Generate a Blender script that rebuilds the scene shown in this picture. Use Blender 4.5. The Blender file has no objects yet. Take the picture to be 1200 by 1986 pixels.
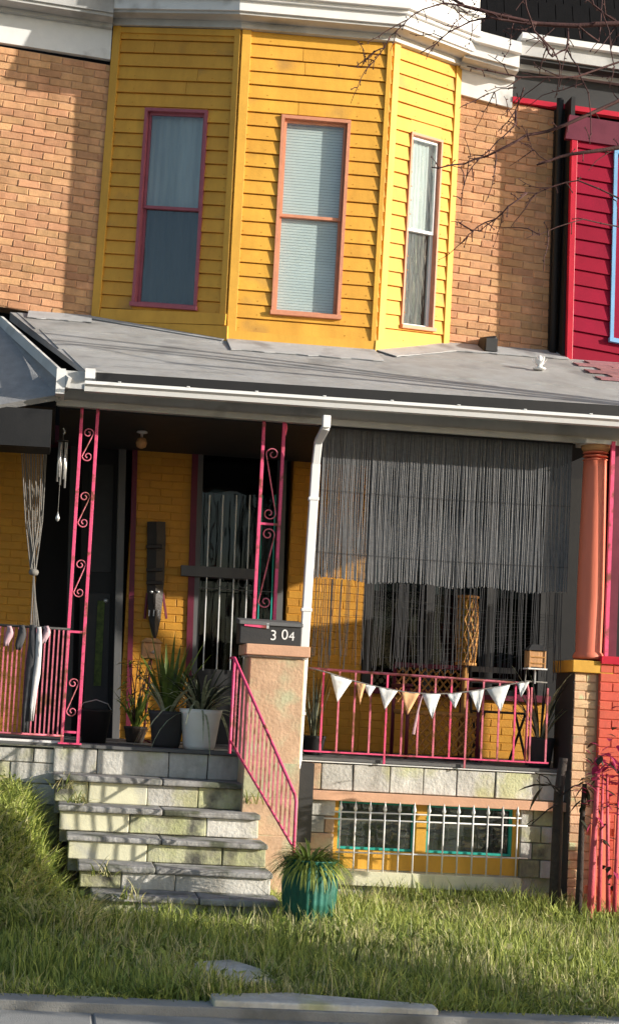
import bpy, math, random
import numpy as np
from mathutils import Vector, Matrix
random.seed(7); np.random.seed(7)
scene = bpy.context.scene
COL = scene.collection
rad = math.radians
# ------------------------------------------------------------------ camera
YAW, PITCH, ROLL, FPX, CX, CY = 4.72, 4.28, 3.19, 2900.0, 350.0, 1130.0
PW, PH = 1200.0, 1986.0
CD = FPX / 240.0
EYE = 1.57
def cam_axes():
    y, p, r = rad(YAW), rad(PITCH), rad(ROLL)
    f = Vector((math.sin(y) * math.cos(p), math.cos(y) * math.cos(p), math.sin(p)))
    rt = Vector((math.cos(y), -math.sin(y), 0)); up = rt.cross(f)
    return rt * math.cos(r) + up * math.sin(r), up * math.cos(r) - rt * math.sin(r), f
AX, AY, AF = cam_axes()
CPOS = Vector((0, -CD, EYE))
cd = bpy.data.cameras.new('camera'); cam = bpy.data.objects.new('camera', cd); COL.objects.link(cam)
scene.camera = cam
cam.matrix_world = Matrix.Translation(CPOS) @ Matrix((AX, AY, -AF)).transposed().to_4x4()
cd.sensor_fit = 'VERTICAL'; cd.sensor_height = 24.0; cd.lens = 24.0 * FPX / PH
cd.shift_x = (PW / 2 - CX) / PH; cd.shift_y = -(PH / 2 - CY) / PH
cd.clip_end = 600; cd.clip_start = 0.05
# ------------------------------------------------------------------ light
SUN_AZ, SUN_EL = 66.0, 15.0         # azimuth measured from -Y (towards the street) to +X
world = bpy.data.worlds.new('World'); scene.world = world; world.use_nodes = True
nt = world.node_tree; nt.nodes.clear()
sky = nt.nodes.new('ShaderNodeTexSky'); sky.sky_type = 'NISHITA'; sky.sun_disc = False
to_sun = Vector((math.sin(rad(SUN_AZ)) * math.cos(rad(SUN_EL)), -math.cos(rad(SUN_AZ)) * math.cos(rad(SUN_EL)), math.sin(rad(SUN_EL))))
sky.sun_elevation = rad(SUN_EL); sky.sun_rotation = math.atan2(to_sun.x, to_sun.y)
sky.air_density = 1.0; sky.dust_density = 1.5
bgn = nt.nodes.new('ShaderNodeBackground'); bgn.inputs['Strength'].default_value = 0.098
wo = nt.nodes.new('ShaderNodeOutputWorld')
nt.links.new(sky.outputs[0], bgn.inputs[0]); nt.links.new(bgn.outputs[0], wo.inputs[0])
sl = bpy.data.lights.new('sun', 'SUN'); sl.energy = 4.0; sl.angle = rad(0.5); sl.color = (1.0, 0.93, 0.82)
so = bpy.data.objects.new('sun', sl); COL.objects.link(so)
so.rotation_euler = to_sun.to_track_quat('Z', 'Y').to_euler()
scene.view_settings.view_transform = 'Standard'; scene.view_settings.look = 'None'
scene.view_settings.exposure = 0.88; scene.view_settings.gamma = 1.0
scene.view_settings.use_curve_mapping = False
# ------------------------------------------------------------------ helpers
def ray(x, y): return AX * ((x - CX) / FPX) - AY * ((y - CY) / FPX) + AF
def W(x, y, Y):
    d = ray(x, y); k = (Y + CD) / d.y
    return CPOS + d * k
def WZ(x, y, z):
    d = ray(x, y); k = (z - EYE) / d.z
    return CPOS + d * k
class Patch:
    """a planar quadrilateral of wall: corners TL, TR, BL, BR"""
    def __init__(s, tl, tr, bl, br):
        s.c = [Vector(v) for v in (tl, tr, bl, br)]
        s.n = ((s.c[1] - s.c[0]).cross(s.c[0] - s.c[2])).normalized()
        if s.n.y > 0: s.n = -s.n
        s.o = sum(s.c, Vector()) / 4
        s.w = ((s.c[1] - s.c[0]).length + (s.c[3] - s.c[2]).length) / 2
        s.h = ((s.c[2] - s.c[0]).length + (s.c[3] - s.c[1]).length) / 2
    def P(s, u, v, d=0.0):      # v from bottom
        a = s.c[2].lerp(s.c[3], u); b = s.c[0].lerp(s.c[1], u)
        return a.lerp(b, v) + s.n * d
    def hit(s, x, y, d=0.0):
        r = ray(x, y); o = s.o + s.n * d
        return CPOS + r * ((o - CPOS).dot(s.n) / r.dot(s.n))
    def st(s, x, y):
        q = s.hit(x, y); u = v = 0.5
        for _ in range(12):
            e = q - s.P(u, v); du = s.P(u + .01, v) - s.P(u, v); dv = s.P(u, v + .01) - s.P(u, v)
            du *= 100; dv *= 100
            a, b, c2 = du.dot(du), du.dot(dv), dv.dot(dv); e1, e2 = e.dot(du), e.dot(dv)
            D = a * c2 - b * b; u += (e1 * c2 - e2 * b) / D; v += (a * e2 - b * e1) / D
        return u, v
    def rect(s, x0, y0, x1, y1):   # pixel rectangle (mid points of its sides) -> u0,u1,v0,v1
        xm, ym = (x0 + x1) / 2, (y0 + y1) / 2
        return s.st(x0, ym)[0], s.st(x1, ym)[0], s.st(xm, y1)[1], s.st(xm, y0)[1]
def link(o, parent=None):
    COL.objects.link(o)
    if parent is not None:
        o.parent = parent
        if parent.type == 'EMPTY': o.matrix_parent_inverse = Matrix.Translation(-parent.location)   # every mesh is built in world coordinates
    return o
class MB:
    def __init__(s): s.v = []; s.f = []
    def add(s, vs, fs):
        k = len(s.v); s.v += [tuple(v) for v in vs]; s.f += [tuple(i + k for i in f) for f in fs]; return s
    def hexa(s, a, b):             # a, b: lists of four points (same winding)
        return s.add(list(a) + list(b), [(0, 1, 2, 3), (7, 6, 5, 4), (0, 4, 5, 1), (1, 5, 6, 2), (2, 6, 7, 3), (3, 7, 4, 0)])
    def box(s, x0, x1, y0, y1, z0, z1):
        return s.hexa([(x0, y0, z0), (x1, y0, z0), (x1, y0, z1), (x0, y0, z1)], [(x0, y1, z0), (x1, y1, z0), (x1, y1, z1), (x0, y1, z1)])
    def pq(s, P, u0, u1, v0, v1, d0, d1):
        return s.hexa([P.P(u0, v0, d1), P.P(u1, v0, d1), P.P(u1, v1, d1), P.P(u0, v1, d1)], [P.P(u0, v0, d0), P.P(u1, v0, d0), P.P(u1, v1, d0), P.P(u0, v1, d0)])
    def pxq(s, P, pts, d0, d1):    # pixel polygon of 4 points on a patch
        q = [P.hit(x, y, d1) for x, y in pts]; return s.hexa(q, [p - P.n * (d1 - d0) for p in q])
    def beam(s, a, b, w, h, up=(0, 0, 1)):
        a, b = Vector(a), Vector(b); d = (b - a).normalized(); sd = d.cross(Vector(up))
        if sd.length < 1e-4: sd = d.cross(Vector((0, 1, 0)))
        sd.normalize(); u = sd.cross(d).normalized()
        def r(p): return [p - sd * w / 2 - u * h / 2, p + sd * w / 2 - u * h / 2, p + sd * w / 2 + u * h / 2, p - sd * w / 2 + u * h / 2]
        return s.hexa(r(a), r(b))
    def tube(s, pts, r, n=6, cap=True):
        pts = [Vector(p) for p in pts]; m = len(pts); rr = r if isinstance(r, (list, tuple)) else [r] * m
        vs = []; ref = None
        for i, p in enumerate(pts):
            d = (pts[min(i + 1, m - 1)] - pts[max(i - 1, 0)]).normalized()
            if ref is None:
                ref = d.cross(Vector((0, 0, 1)))
                if ref.length < .1: ref = d.cross(Vector((0, 1, 0)))
            ref = (ref - d * ref.dot(d)).normalized(); w = d.cross(ref)
            for k in range(n):
                a = 2 * math.pi * k / n; vs.append(p + (ref * math.cos(a) + w * math.sin(a)) * rr[i])
        fs = [(i * n + k, i * n + (k + 1) % n, (i + 1) * n + (k + 1) % n, (i + 1) * n + k) for i in range(m - 1) for k in range(n)]
        if cap: fs += [tuple(range(n - 1, -1, -1)), tuple((m - 1) * n + k for k in range(n))]
        return s.add(vs, fs)
    def lathe(s, c, prof, n=24, ribs=0, ramp=0.0):
        c = Vector(c); vs = []
        for r, z in prof:
            for k in range(n):
                a = 2 * math.pi * k / n; q = r * (1 + (ramp * math.cos(ribs * a) if ribs else 0))
                vs.append(c + Vector((q * math.cos(a), q * math.sin(a), z)))
        m = len(prof)
        fs = [(i * n + k, i * n + (k + 1) % n, (i + 1) * n + (k + 1) % n, (i + 1) * n + k) for i in range(m - 1) for k in range(n)]
        fs += [tuple(range(n - 1, -1, -1)), tuple((m - 1) * n + k for k in range(n))]
        return s.add(vs, fs)
    def blade(s, p, d, up, L, w, droop, seg=5, fold=0.15):
        """arching strap leaf with a folded midrib"""
        p = Vector(p); d = Vector(d).normalized(); side = d.cross(Vector((0, 0, 1)))
        if side.length < .05: side = Vector((1, 0, 0))
        side.normalize(); vs = []; cur = p; dirv = (d * (1 - up) + Vector((0, 0, 1)) * up).normalized()
        for i in range(seg + 1):
            t = i / seg; ww = w * (0.55 + 1.2 * t - 1.75 * t * t) if t < 1 else w * .03
            nn = side.cross(dirv).normalized()
            vs += [cur - side * ww / 2 + nn * fold * ww, cur.copy(), cur + side * ww / 2 + nn * fold * ww]
            dirv = (dirv + Vector((0, 0, -1)) * droop / seg).normalized(); cur = cur + dirv * L / seg
        fs = []
        for i in range(seg):
            a = i * 3; fs += [(a, a + 1, a + 4, a + 3), (a + 1, a + 2, a + 5, a + 4)]
        return s.add(vs, fs)
    def build(s, name, mat, parent=None, smooth=False, bevel=0):
        me = bpy.data.meshes.new(name); me.from_pydata(s.v, [], s.f); me.materials.append(mat)
        if smooth:
            for p in me.polygons: p.use_smooth = True
        o = bpy.data.objects.new(name, me); link(o, parent)
        if bevel:
            b = o.modifiers.new('bevel', 'BEVEL'); b.width = bevel; b.segments = 2; b.limit_method = 'ANGLE'
        return o
def tag(o, label=None, cat=None, group=None, kind=None):
    if label: o['label'] = label
    if cat: o['category'] = cat
    if group: o['group'] = group
    if kind: o['kind'] = kind
    return o
def thing(name, loc, label, cat, group=None):
    o = bpy.data.objects.new(name, None); COL.objects.link(o); o.location = loc; o.empty_display_size = .1
    return tag(o, label, cat, group)
# ------------------------------------------------------------------ materials
def lin(r, g, b):
    f = lambda c: (c / 255) / 12.92 if c / 255 <= .04045 else ((c / 255 + .055) / 1.055) ** 2.4
    return (f(r), f(g), f(b))
def mat(name, col, rough=.75, var=.18, scale=6.0, bump=.25, bscale=70.0, metal=0.0, rnd=0.0, col2=None, mix2=.5, streak=False, dirt=None, dirtamt=.0, spec=.35, grime=0.0):
    m = bpy.data.materials.new(name); m.use_nodes = True; t = m.node_tree; N = t.nodes; L = t.links
    b = N['Principled BSDF']; b.inputs['Roughness'].default_value = rough; b.inputs['Metallic'].default_value = metal
    b.inputs['Specular IOR Level'].default_value = spec
    tc = N.new('ShaderNodeTexCoord'); mp = N.new('ShaderNodeMapping'); L.new(tc.outputs['Object'], mp.inputs[0])
    if streak: mp.inputs['Scale'].default_value = (1.0, 1.0, 0.12)
    oi = N.new('ShaderNodeObjectInfo')
    if rnd:   # every piece has its own patch of noise
        vm = N.new('ShaderNodeVectorMath'); vm.operation = 'SCALE'; cx = N.new('ShaderNodeCombineXYZ')
        for i in range(3): L.new(oi.outputs['Random'], cx.inputs[i])
        L.new(cx.outputs[0], vm.inputs[0]); vm.inputs['Scale'].default_value = 37.0; L.new(vm.outputs[0], mp.inputs['Location'])
    n1 = N.new('ShaderNodeTexNoise'); n1.inputs['Scale'].default_value = scale; n1.inputs['Detail'].default_value = 6; n1.inputs['Roughness'].default_value = .65
    L.new(mp.outputs[0], n1.inputs[0])
    r = N.new('ShaderNodeValToRGB'); L.new(n1.outputs[0], r.inputs[0])
    r.color_ramp.elements[0].position = .3; r.color_ramp.elements[1].position = .7
    r.color_ramp.elements[0].color = (*[c * (1 - var) for c in col], 1)
    r.color_ramp.elements[1].color = (*[min(c * (1 + var), 1) for c in (col2 or col)], 1)
    out = r.outputs[0]
    if dirt:
        n3 = N.new('ShaderNodeTexNoise'); n3.inputs['Scale'].default_value = scale * .45; n3.inputs['Detail'].default_value = 8; L.new(mp.outputs[0], n3.inputs[0])
        r3 = N.new('ShaderNodeValToRGB'); L.new(n3.outputs[0], r3.inputs[0])
        r3.color_ramp.elements[0].position = .62 - dirtamt * .3; r3.color_ramp.elements[1].position = .72 - dirtamt * .2
        mx = N.new('ShaderNodeMix'); mx.data_type = 'RGBA'; L.new(r3.outputs[0], mx.inputs[0]); L.new(out, mx.inputs[6]); mx.inputs[7].default_value = (*dirt, 1); out = mx.outputs[2]
    if grime:   # stains and soot with a place of their own on the wall
        ge = N.new('ShaderNodeNewGeometry'); mg = N.new('ShaderNodeMapping'); mg.inputs['Scale'].default_value = (1.6, 1.6, .55); L.new(ge.outputs['Position'], mg.inputs[0])
        ng = N.new('ShaderNodeTexNoise'); ng.inputs['Scale'].default_value = 2.2; ng.inputs['Detail'].default_value = 9; ng.inputs['Roughness'].default_value = .72; L.new(mg.outputs[0], ng.inputs[0])
        rg = N.new('ShaderNodeValToRGB'); L.new(ng.outputs[0], rg.inputs[0]); rg.color_ramp.elements[0].position = .36; rg.color_ramp.elements[1].position = .60
        k = 1 - grime; rg.color_ramp.elements[0].color = (k, k * .97, k * .93, 1); rg.color_ramp.elements[1].color = (1, 1, 1, 1)
        mm_ = N.new('ShaderNodeMix'); mm_.data_type = 'RGBA'; mm_.blend_type = 'MULTIPLY'; mm_.inputs[0].default_value = 1; L.new(out, mm_.inputs[6]); L.new(rg.outputs[0], mm_.inputs[7]); out = mm_.outputs[2]
    if rnd:
        hs = N.new('ShaderNodeHueSaturation'); mr = N.new('ShaderNodeMapRange'); L.new(oi.outputs['Random'], mr.inputs[0])
        mr.inputs[3].default_value = 1 - rnd; mr.inputs[4].default_value = 1 + rnd; L.new(mr.outputs[0], hs.inputs['Value'])
        mr2 = N.new('ShaderNodeMath'); mr2.operation = 'FRACT'; mm = N.new('ShaderNodeMath'); mm.operation = 'MULTIPLY'; mm.inputs[1].default_value = 7.13
        L.new(oi.outputs['Random'], mm.inputs[0]); L.new(mm.outputs[0], mr2.inputs[0])
        mr3 = N.new('ShaderNodeMapRange'); L.new(mr2.outputs[0], mr3.inputs[0]); mr3.inputs[3].default_value = .5 - rnd * .04; mr3.inputs[4].default_value = .5 + rnd * .04
        L.new(mr3.outputs[0], hs.inputs['Hue']); L.new(out, hs.inputs['Color']); out = hs.outputs[0]
    L.new(out, b.inputs['Base Color'])
    if bump:
        n2 = N.new('ShaderNodeTexNoise'); n2.inputs['Scale'].default_value = bscale; n2.inputs['Detail'].default_value = 5; L.new(mp.outputs[0], n2.inputs[0])
        bp = N.new('ShaderNodeBump'); bp.inputs['Strength'].default_value = bump; bp.inputs['Distance'].default_value = .008; L.new(n2.outputs[0], bp.inputs['Height']); L.new(bp.outputs[0], b.inputs['Normal'])
    rr = N.new('ShaderNodeMapRange'); L.new(n1.outputs[0], rr.inputs[0]); rr.inputs[3].default_value = max(rough - .12, .02); rr.inputs[4].default_value = min(rough + .12, 1); L.new(rr.outputs[0], b.inputs['Roughness'])
    return m
def glass_mat(name, tint=(.9, .95, .95), refl=.12):
    m = bpy.data.materials.new(name); m.use_nodes = True; t = m.node_tree; t.nodes.clear()
    o = t.nodes.new('ShaderNodeOutputMaterial'); tr = t.nodes.new('ShaderNodeBsdfTransparent'); tr.inputs[0].default_value = (*tint, 1)
    g = t.nodes.new('ShaderNodeBsdfGlossy'); g.inputs['Roughness'].default_value = .03
    lw = t.nodes.new('ShaderNodeLayerWeight'); lw.inputs[0].default_value = .5
    fr = t.nodes.new('ShaderNodeMath'); fr.operation = 'POWER'; fr.inputs[1].default_value = 5; t.links.new(lw.outputs['Facing'], fr.inputs[0])
    ad = t.nodes.new('ShaderNodeMath'); ad.operation = 'ADD'; ad.inputs[1].default_value = refl; t.links.new(fr.outputs[0], ad.inputs[0])
    nz = t.nodes.new('ShaderNodeTexNoise'); nz.inputs['Scale'].default_value = 2.5; bp = t.nodes.new('ShaderNodeBump'); bp.inputs['Strength'].default_value = .5; bp.inputs['Distance'].default_value = .03
    t.links.new(nz.outputs[0], bp.inputs['Height']); t.links.new(bp.outputs[0], g.inputs['Normal'])
    mx = t.nodes.new('ShaderNodeMixShader'); t.links.new(ad.outputs[0], mx.inputs[0]); t.links.new(tr.outputs[0], mx.inputs[1]); t.links.new(g.outputs[0], mx.inputs[2]); t.links.new(mx.outputs[0], o.inputs[0])
    return m
M = {}
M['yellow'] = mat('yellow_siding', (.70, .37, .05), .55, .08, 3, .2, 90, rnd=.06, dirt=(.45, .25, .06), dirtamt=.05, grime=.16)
M['yellow_trim'] = mat('yellow_trim', (.71, .39, .055), .55, .07, 4, .15, grime=.16)
M['brick'] = mat('tan_brick', (.62, .34, .18), .85, .14, 14, .7, 90, rnd=.2, grime=.22)
M['mortar'] = mat('mortar', (.58, .36, .22), .95, .2, 10, .5, grime=.2)
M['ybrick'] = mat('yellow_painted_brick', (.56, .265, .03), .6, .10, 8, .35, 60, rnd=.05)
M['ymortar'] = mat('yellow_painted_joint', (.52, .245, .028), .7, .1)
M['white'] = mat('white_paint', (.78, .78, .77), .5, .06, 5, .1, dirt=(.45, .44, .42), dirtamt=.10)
M['white_clean'] = mat('white_aluminium', (.8, .8, .8), .35, .04, 3, .05)
M['greywhite'] = mat('shaded_weathered_white', (.52, .52, .51), .65, .12, 4, .2, dirt=(.3, .3, .29), dirtamt=.2)  # weathered white, greyed further to carry the shade under cornices and eaves
M['roof'] = mat('grey_roll_roofing', (.38, .38, .38), .9, .10, 5, .9, 160, dirt=(.28, .28, .28), dirtamt=.2, grime=.14)
M['roof_light'] = mat('silver_coated_flashing', (.42, .43, .44), .6, .14, 6, .4, 60, dirt=(.25, .25, .26), dirtamt=.2)
M['shaded_shingle'] = mat('shaded_grey_shingle', (.24, .24, .245), .9, .15, 10, .6, 90, rnd=.15)
M['slate'] = mat('black_slate', (.005, .005, .006), .9, .3, 10, .3, rnd=.2, spec=.1)
M['tar'] = mat('roof_tar', (.17, .17, .17), .8, .2, 12, .5)
M['black'] = mat('black_paint', (.012, .012, .013), .6, .2, 6, .1)
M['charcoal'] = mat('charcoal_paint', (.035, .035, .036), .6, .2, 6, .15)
M['dark_room'] = mat('dark_room', (.02, .02, .022), .9, .2, 3, 0)
M['grey_wood'] = mat('grey_painted_wood', (.12, .12, .12), .7, .15, 4, .2, streak=True)
M['pink'] = mat('pink_painted_iron', (.80, .09, .21), .5, .15, 24, .25, dirt=(.25, .07, .05), dirtamt=.32)
M['palepink'] = mat('faded_pink_iron', (.62, .16, .22), .55, .18, 24, .25, dirt=(.25, .09, .06), dirtamt=.4)
M['terracotta'] = mat('terracotta_paint', (.74, .20, .12), .5, .1, 5, .12, streak=True)
M['redwall'] = mat('red_brick_paint', (.58, .10, .06), .7, .12, 10, .3, rnd=.06)
M['crimson'] = mat('crimson_siding', (.27, .004, .028), .6, .1, 4, .1, rnd=.05, spec=.15)
M['crimson_trim'] = mat('crimson_trim', (.50, .012, .035), .4, .1, 4, .1)
M['mauve'] = mat('mauve_window_trim', (.36, .10, .13), .55, .12, 12, .12)
M['salmon'] = mat('salmon_window_frame', (.58, .25, .15), .55, .12, 12, .12)
M['maroon'] = mat('maroon_paint', (.13, .015, .035), .5, .15, 8, .1)
M['glass'] = glass_mat('window_glass', refl=.07)
M['glass_dark'] = glass_mat('dim_window_glass', (.5, .55, .55), refl=.03)
M['blue'] = mat('blue_frame', (.22, .45, .72), .4, .1, 5, .05)
M['curtain'] = mat('white_blind', (.74, .73, .71), .85, .08, 3, .1)
M['curtain_grey'] = mat('grey_curtain', (.46, .45, .44), .9, .3, 3, .1, streak=True)
M['curtain_dark'] = mat('dark_curtain', (.07, .065, .06), .9, .3, 3, .1, streak=True)
M['stone'] = mat('pale_stone', (.58, .57, .53), .85, .18, 7, .9, 40, rnd=.14, dirt=(.50, .50, .30), dirtamt=.25, grime=.3)
M['stone_tan'] = mat('tan_stone', (.54, .37, .245), .85, .15, 7, .7, 40, rnd=.12, dirt=(.46, .46, .30), dirtamt=.42, grime=.18)
M['stone_moss'] = mat('mossy_stone', (.54, .52, .42), .9, .25, 9, .8, 45, rnd=.2, col2=(.48, .50, .26), dirt=(.12, .12, .10), dirtamt=.3, grime=.5)
M['tread'] = mat('grey_stone_tread', (.36, .355, .345), .85, .25, 9, .9, 40, rnd=.12, dirt=(.12, .13, .09), dirtamt=.35, grime=.45)
M['lintel'] = mat('tan_stone_lintel', (.62, .36, .23), .7, .1, 6, .3)
M['cream'] = mat('cream_sill', (.66, .64, .46), .75, .12, 5, .3, dirt=(.45, .45, .42), dirtamt=.15)
M['pier_brick'] = mat('pale_pier_brick', (.66, .43, .26), .85, .15, 12, .5, 80, rnd=.16, dirt=(.5, .52, .30), dirtamt=.1)
M['concrete'] = mat('sidewalk_concrete', (.30, .30, .29), .9, .15, 5, .7, 120, dirt=(.18, .18, .17), dirtamt=.2)
M['asphalt'] = mat('bounce_street', (.16, .15, .13), .9, .2, 8, .6, 150)  # unseen street, lightened and warmed to bounce light onto the facade
M['soil'] = mat('lawn_soil', (.045, .045, .018), .95, .35, 12, .9, 40, col2=(.05, .06, .02))
M['teal'] = mat('teal_glaze', (.012, .10, .07), .55, .15, 14, .15, dirt=(.03, .16, .13), dirtamt=.15)
M['tealpaint'] = mat('teal_paint', (.03, .38, .32), .5, .12, 14, .1)
M['wicker'] = mat('wicker', (.45, .22, .06), .7, .25, 30, .4)
M['wood_dark'] = mat('dark_carved_wood', (.03, .022, .018), .5, .3, 12, .4)
M['wood_tan'] = mat('tan_wood', (.50, .27, .12), .6, .2, 14, .3, streak=True)
M['steel'] = mat('aluminium_tube', (.7, .7, .7), .3, .05, 8, .05, metal=.6)
M['rope'] = mat('grey_rope', (.20, .19, .175), .9, .2, 60, .5)
M['string'] = mat('grey_reed', (.15, .152, .158), .8, .2, 30, .2)
M['cord'] = mat('dark_cord', (.05, .05, .053), .8, .2, 30, 0)
M['cloth'] = mat('cotton_cloth', (.60, .58, .58), .9, .12, 12, .3)
M['cloth_pink'] = mat('faded_pink_cloth', (.50, .34, .38), .9, .15, 20, .3)
M['cloth_dark'] = mat('charcoal_cloth', (.06, .06, .065), .95, .3, 14, .4)
M['pennant'] = mat('white_pennant', (.66, .67, .66), .9, .08, 15, .2, rnd=.12)
M['pennant_o'] = mat('peach_pennant', (.70, .40, .20), .9, .1, 15, .2)
M['pennant_p'] = mat('pink_pennant', (.72, .36, .46), .9, .1, 15, .2)
M['whitepot'] = mat('white_ceramic', (.78, .78, .74), .35, .08, 5, .1, dirt=(.35, .36, .28), dirtamt=.15)
M['bark'] = mat('dark_bark', (.045, .035, .03), .9, .3, 20, .8, 60)
M['twig'] = mat('twig_bark', (.07, .03, .028), .8, .35, 12, .4)
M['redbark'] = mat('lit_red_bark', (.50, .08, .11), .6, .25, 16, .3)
def leafmat(name, c, c2, rough=.5):
    m = mat(name, c, rough, .25, 18, .15, 60, col2=c2)
    b = m.node_tree.nodes['Principled BSDF']
    t = m.node_tree; o = [n for n in t.nodes if n.type == 'OUTPUT_MATERIAL'][0]
    tl = t.nodes.new('ShaderNodeBsdfTranslucent'); src = b.inputs['Base Color'].links[0].from_socket
    t.links.new(src, tl.inputs[0]); mx = t.nodes.new('ShaderNodeMixShader'); mx.inputs[0].default_value = .3
    t.links.new(b.outputs[0], mx.inputs[1]); t.links.new(tl.outputs[0], mx.inputs[2]); t.links.new(mx.outputs[0], o.inputs[0])
    return m
M['grass'] = leafmat('grass_green', (.31, .38, .07), (.44, .49, .13))
M['grass_dry'] = leafmat('grass_straw', (.50, .46, .20), (.62, .58, .32))
M['grass_dark'] = leafmat('grass_deep', (.09, .135, .02), (.14, .20, .04))
M['leaf'] = leafmat('plant_leaf', (.06, .10, .02), (.12, .17, .03))
M['leaf_pale'] = leafmat('variegated_leaf', (.22, .26, .14), (.50, .52, .36))
M['leaf_gold'] = leafmat('orange_lit_leaf', (.30, .24, .03), (.45, .28, .04))  # orange sunlight on the porch plant put into its leaf colour
M['leaf_dark'] = leafmat('dark_leaf', (.022, .03, .018), (.04, .05, .03))
M['leaf_red'] = leafmat('crimson_leaf', (.32, .02, .08), (.45, .04, .14))
exec_parts = True

# ================================================================== GROUND
def ground_h(x, y):
    a = min(max((0.22 - x) / .45, 0), 1); a = a * a * (3 - 2 * a)
    b = min(max((y + 2.9) / 2.5, 0), 1); b = b * b * (3 - 2 * b)
    return .66 * a * b + .02 * math.sin(x * 2.3 + y * 1.7) * (1 if y > -4.2 else 0)
LAWN_F = -4.47
def grid(name, x0, x1, y0, y1, nx, ny, hf, m):
    xs = np.linspace(x0, x1, nx); ys = np.linspace(y0, y1, ny)
    vs = [(x, y, hf(x, y)) for y in ys for x in xs]
    fs = [(j * nx + i, j * nx + i + 1, (j + 1) * nx + i + 1, (j + 1) * nx + i) for j in range(ny - 1) for i in range(nx - 1)]
    b = MB(); b.add(vs, fs); return tag(b.build(name, m, smooth=True), kind='structure')
grid('ground', -300, 300, -300, 300, 3, 3, lambda x, y: -.30, M['asphalt'])
grid('lawn_soil', -6, 12, LAWN_F, 0.15, 140, 50, ground_h, M['soil'])
def slab(name, m, pts, z, th, kind=None, parent=None, bevel=.006):
    b = MB(); b.hexa([(x, y, z - th) for x, y in pts], [(x, y, z) for x, y in pts]); o = b.build(name, m, parent, bevel=bevel)
    if kind: o['kind'] = kind
    return o
# pavement: concrete flags with joints
pv = slab('pavement', M['concrete'], [(-12, -7.2), (14, -7.2), (14, LAWN_F - .17), (-12, LAWN_F - .17)], -.012, .3, 'structure')
for i in range(-4, 8):
    for j in range(2):
        x0 = i * 1.22 + .3; y1 = LAWN_F - .175 - j * 1.22
        slab('paving_slab', M['concrete'], [(x0 + .006, y1 - 1.21), (x0 + 1.214, y1 - 1.21), (x0 + 1.214, y1), (x0 + .006, y1)], random.uniform(.0, .006), .02, None, pv, .008)
kb = slab('kerb_edging', M['concrete'], [(-12, LAWN_F - .165), (14, LAWN_F - .165), (14, LAWN_F + .0), (-12, LAWN_F + .0)], .045, .3, 'structure')
# path slabs across the lawn
def flag(pxs, z, name, label, group='flat stones of the overgrown path'):
    c = [WZ(x, y, z) for x, y in pxs]; b = MB()
    top = c; n = len(c)
    b.add([(p.x, p.y, z - .07) for p in top] + [(p.x, p.y, z) for p in top], [tuple(range(n - 1, -1, -1)), tuple(range(n, 2 * n))] + [(i, (i + 1) % n, n + (i + 1) % n, n + i) for i in range(n)])
    return tag(b.build(name, M['stone'], bevel=.01), label, 'paving stone', group)
flag([(385, 1890), (376, 1864), (450, 1860), (515, 1881), (538, 1898), (470, 1903)], .085, 'stepping_stone', 'pale stepping stone half buried in grass in front of the lowest step')
flag([(405, 1926), (560, 1924), (700, 1936), (840, 1947), (850, 1957), (600, 1947), (415, 1940)], .075, 'stepping_stone', 'long grey slab lying along the edge of the pavement')

# ================================================================== HOUSES
ZF, ZB = 1.13, 3.83         # porch floor, underside of beam
YW = 2.0                    # plane of the house wall
YB = 1.35                   # front of bay
house = thing('row_house', (2.1, 1.0, 0), 'brick row house with a yellow clapboard bay above a shady grey-roofed porch', 'house')
lhouse = thing('row_house', (-1.5, 1.0, 0), 'neighbouring house at the left edge, tan brick above and golden wall behind rope strings', 'house')
rhouse = thing('row_house', (6.5, 1.0, 0), 'crimson clapboard house with a blue framed window at the right edge', 'house')

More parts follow.
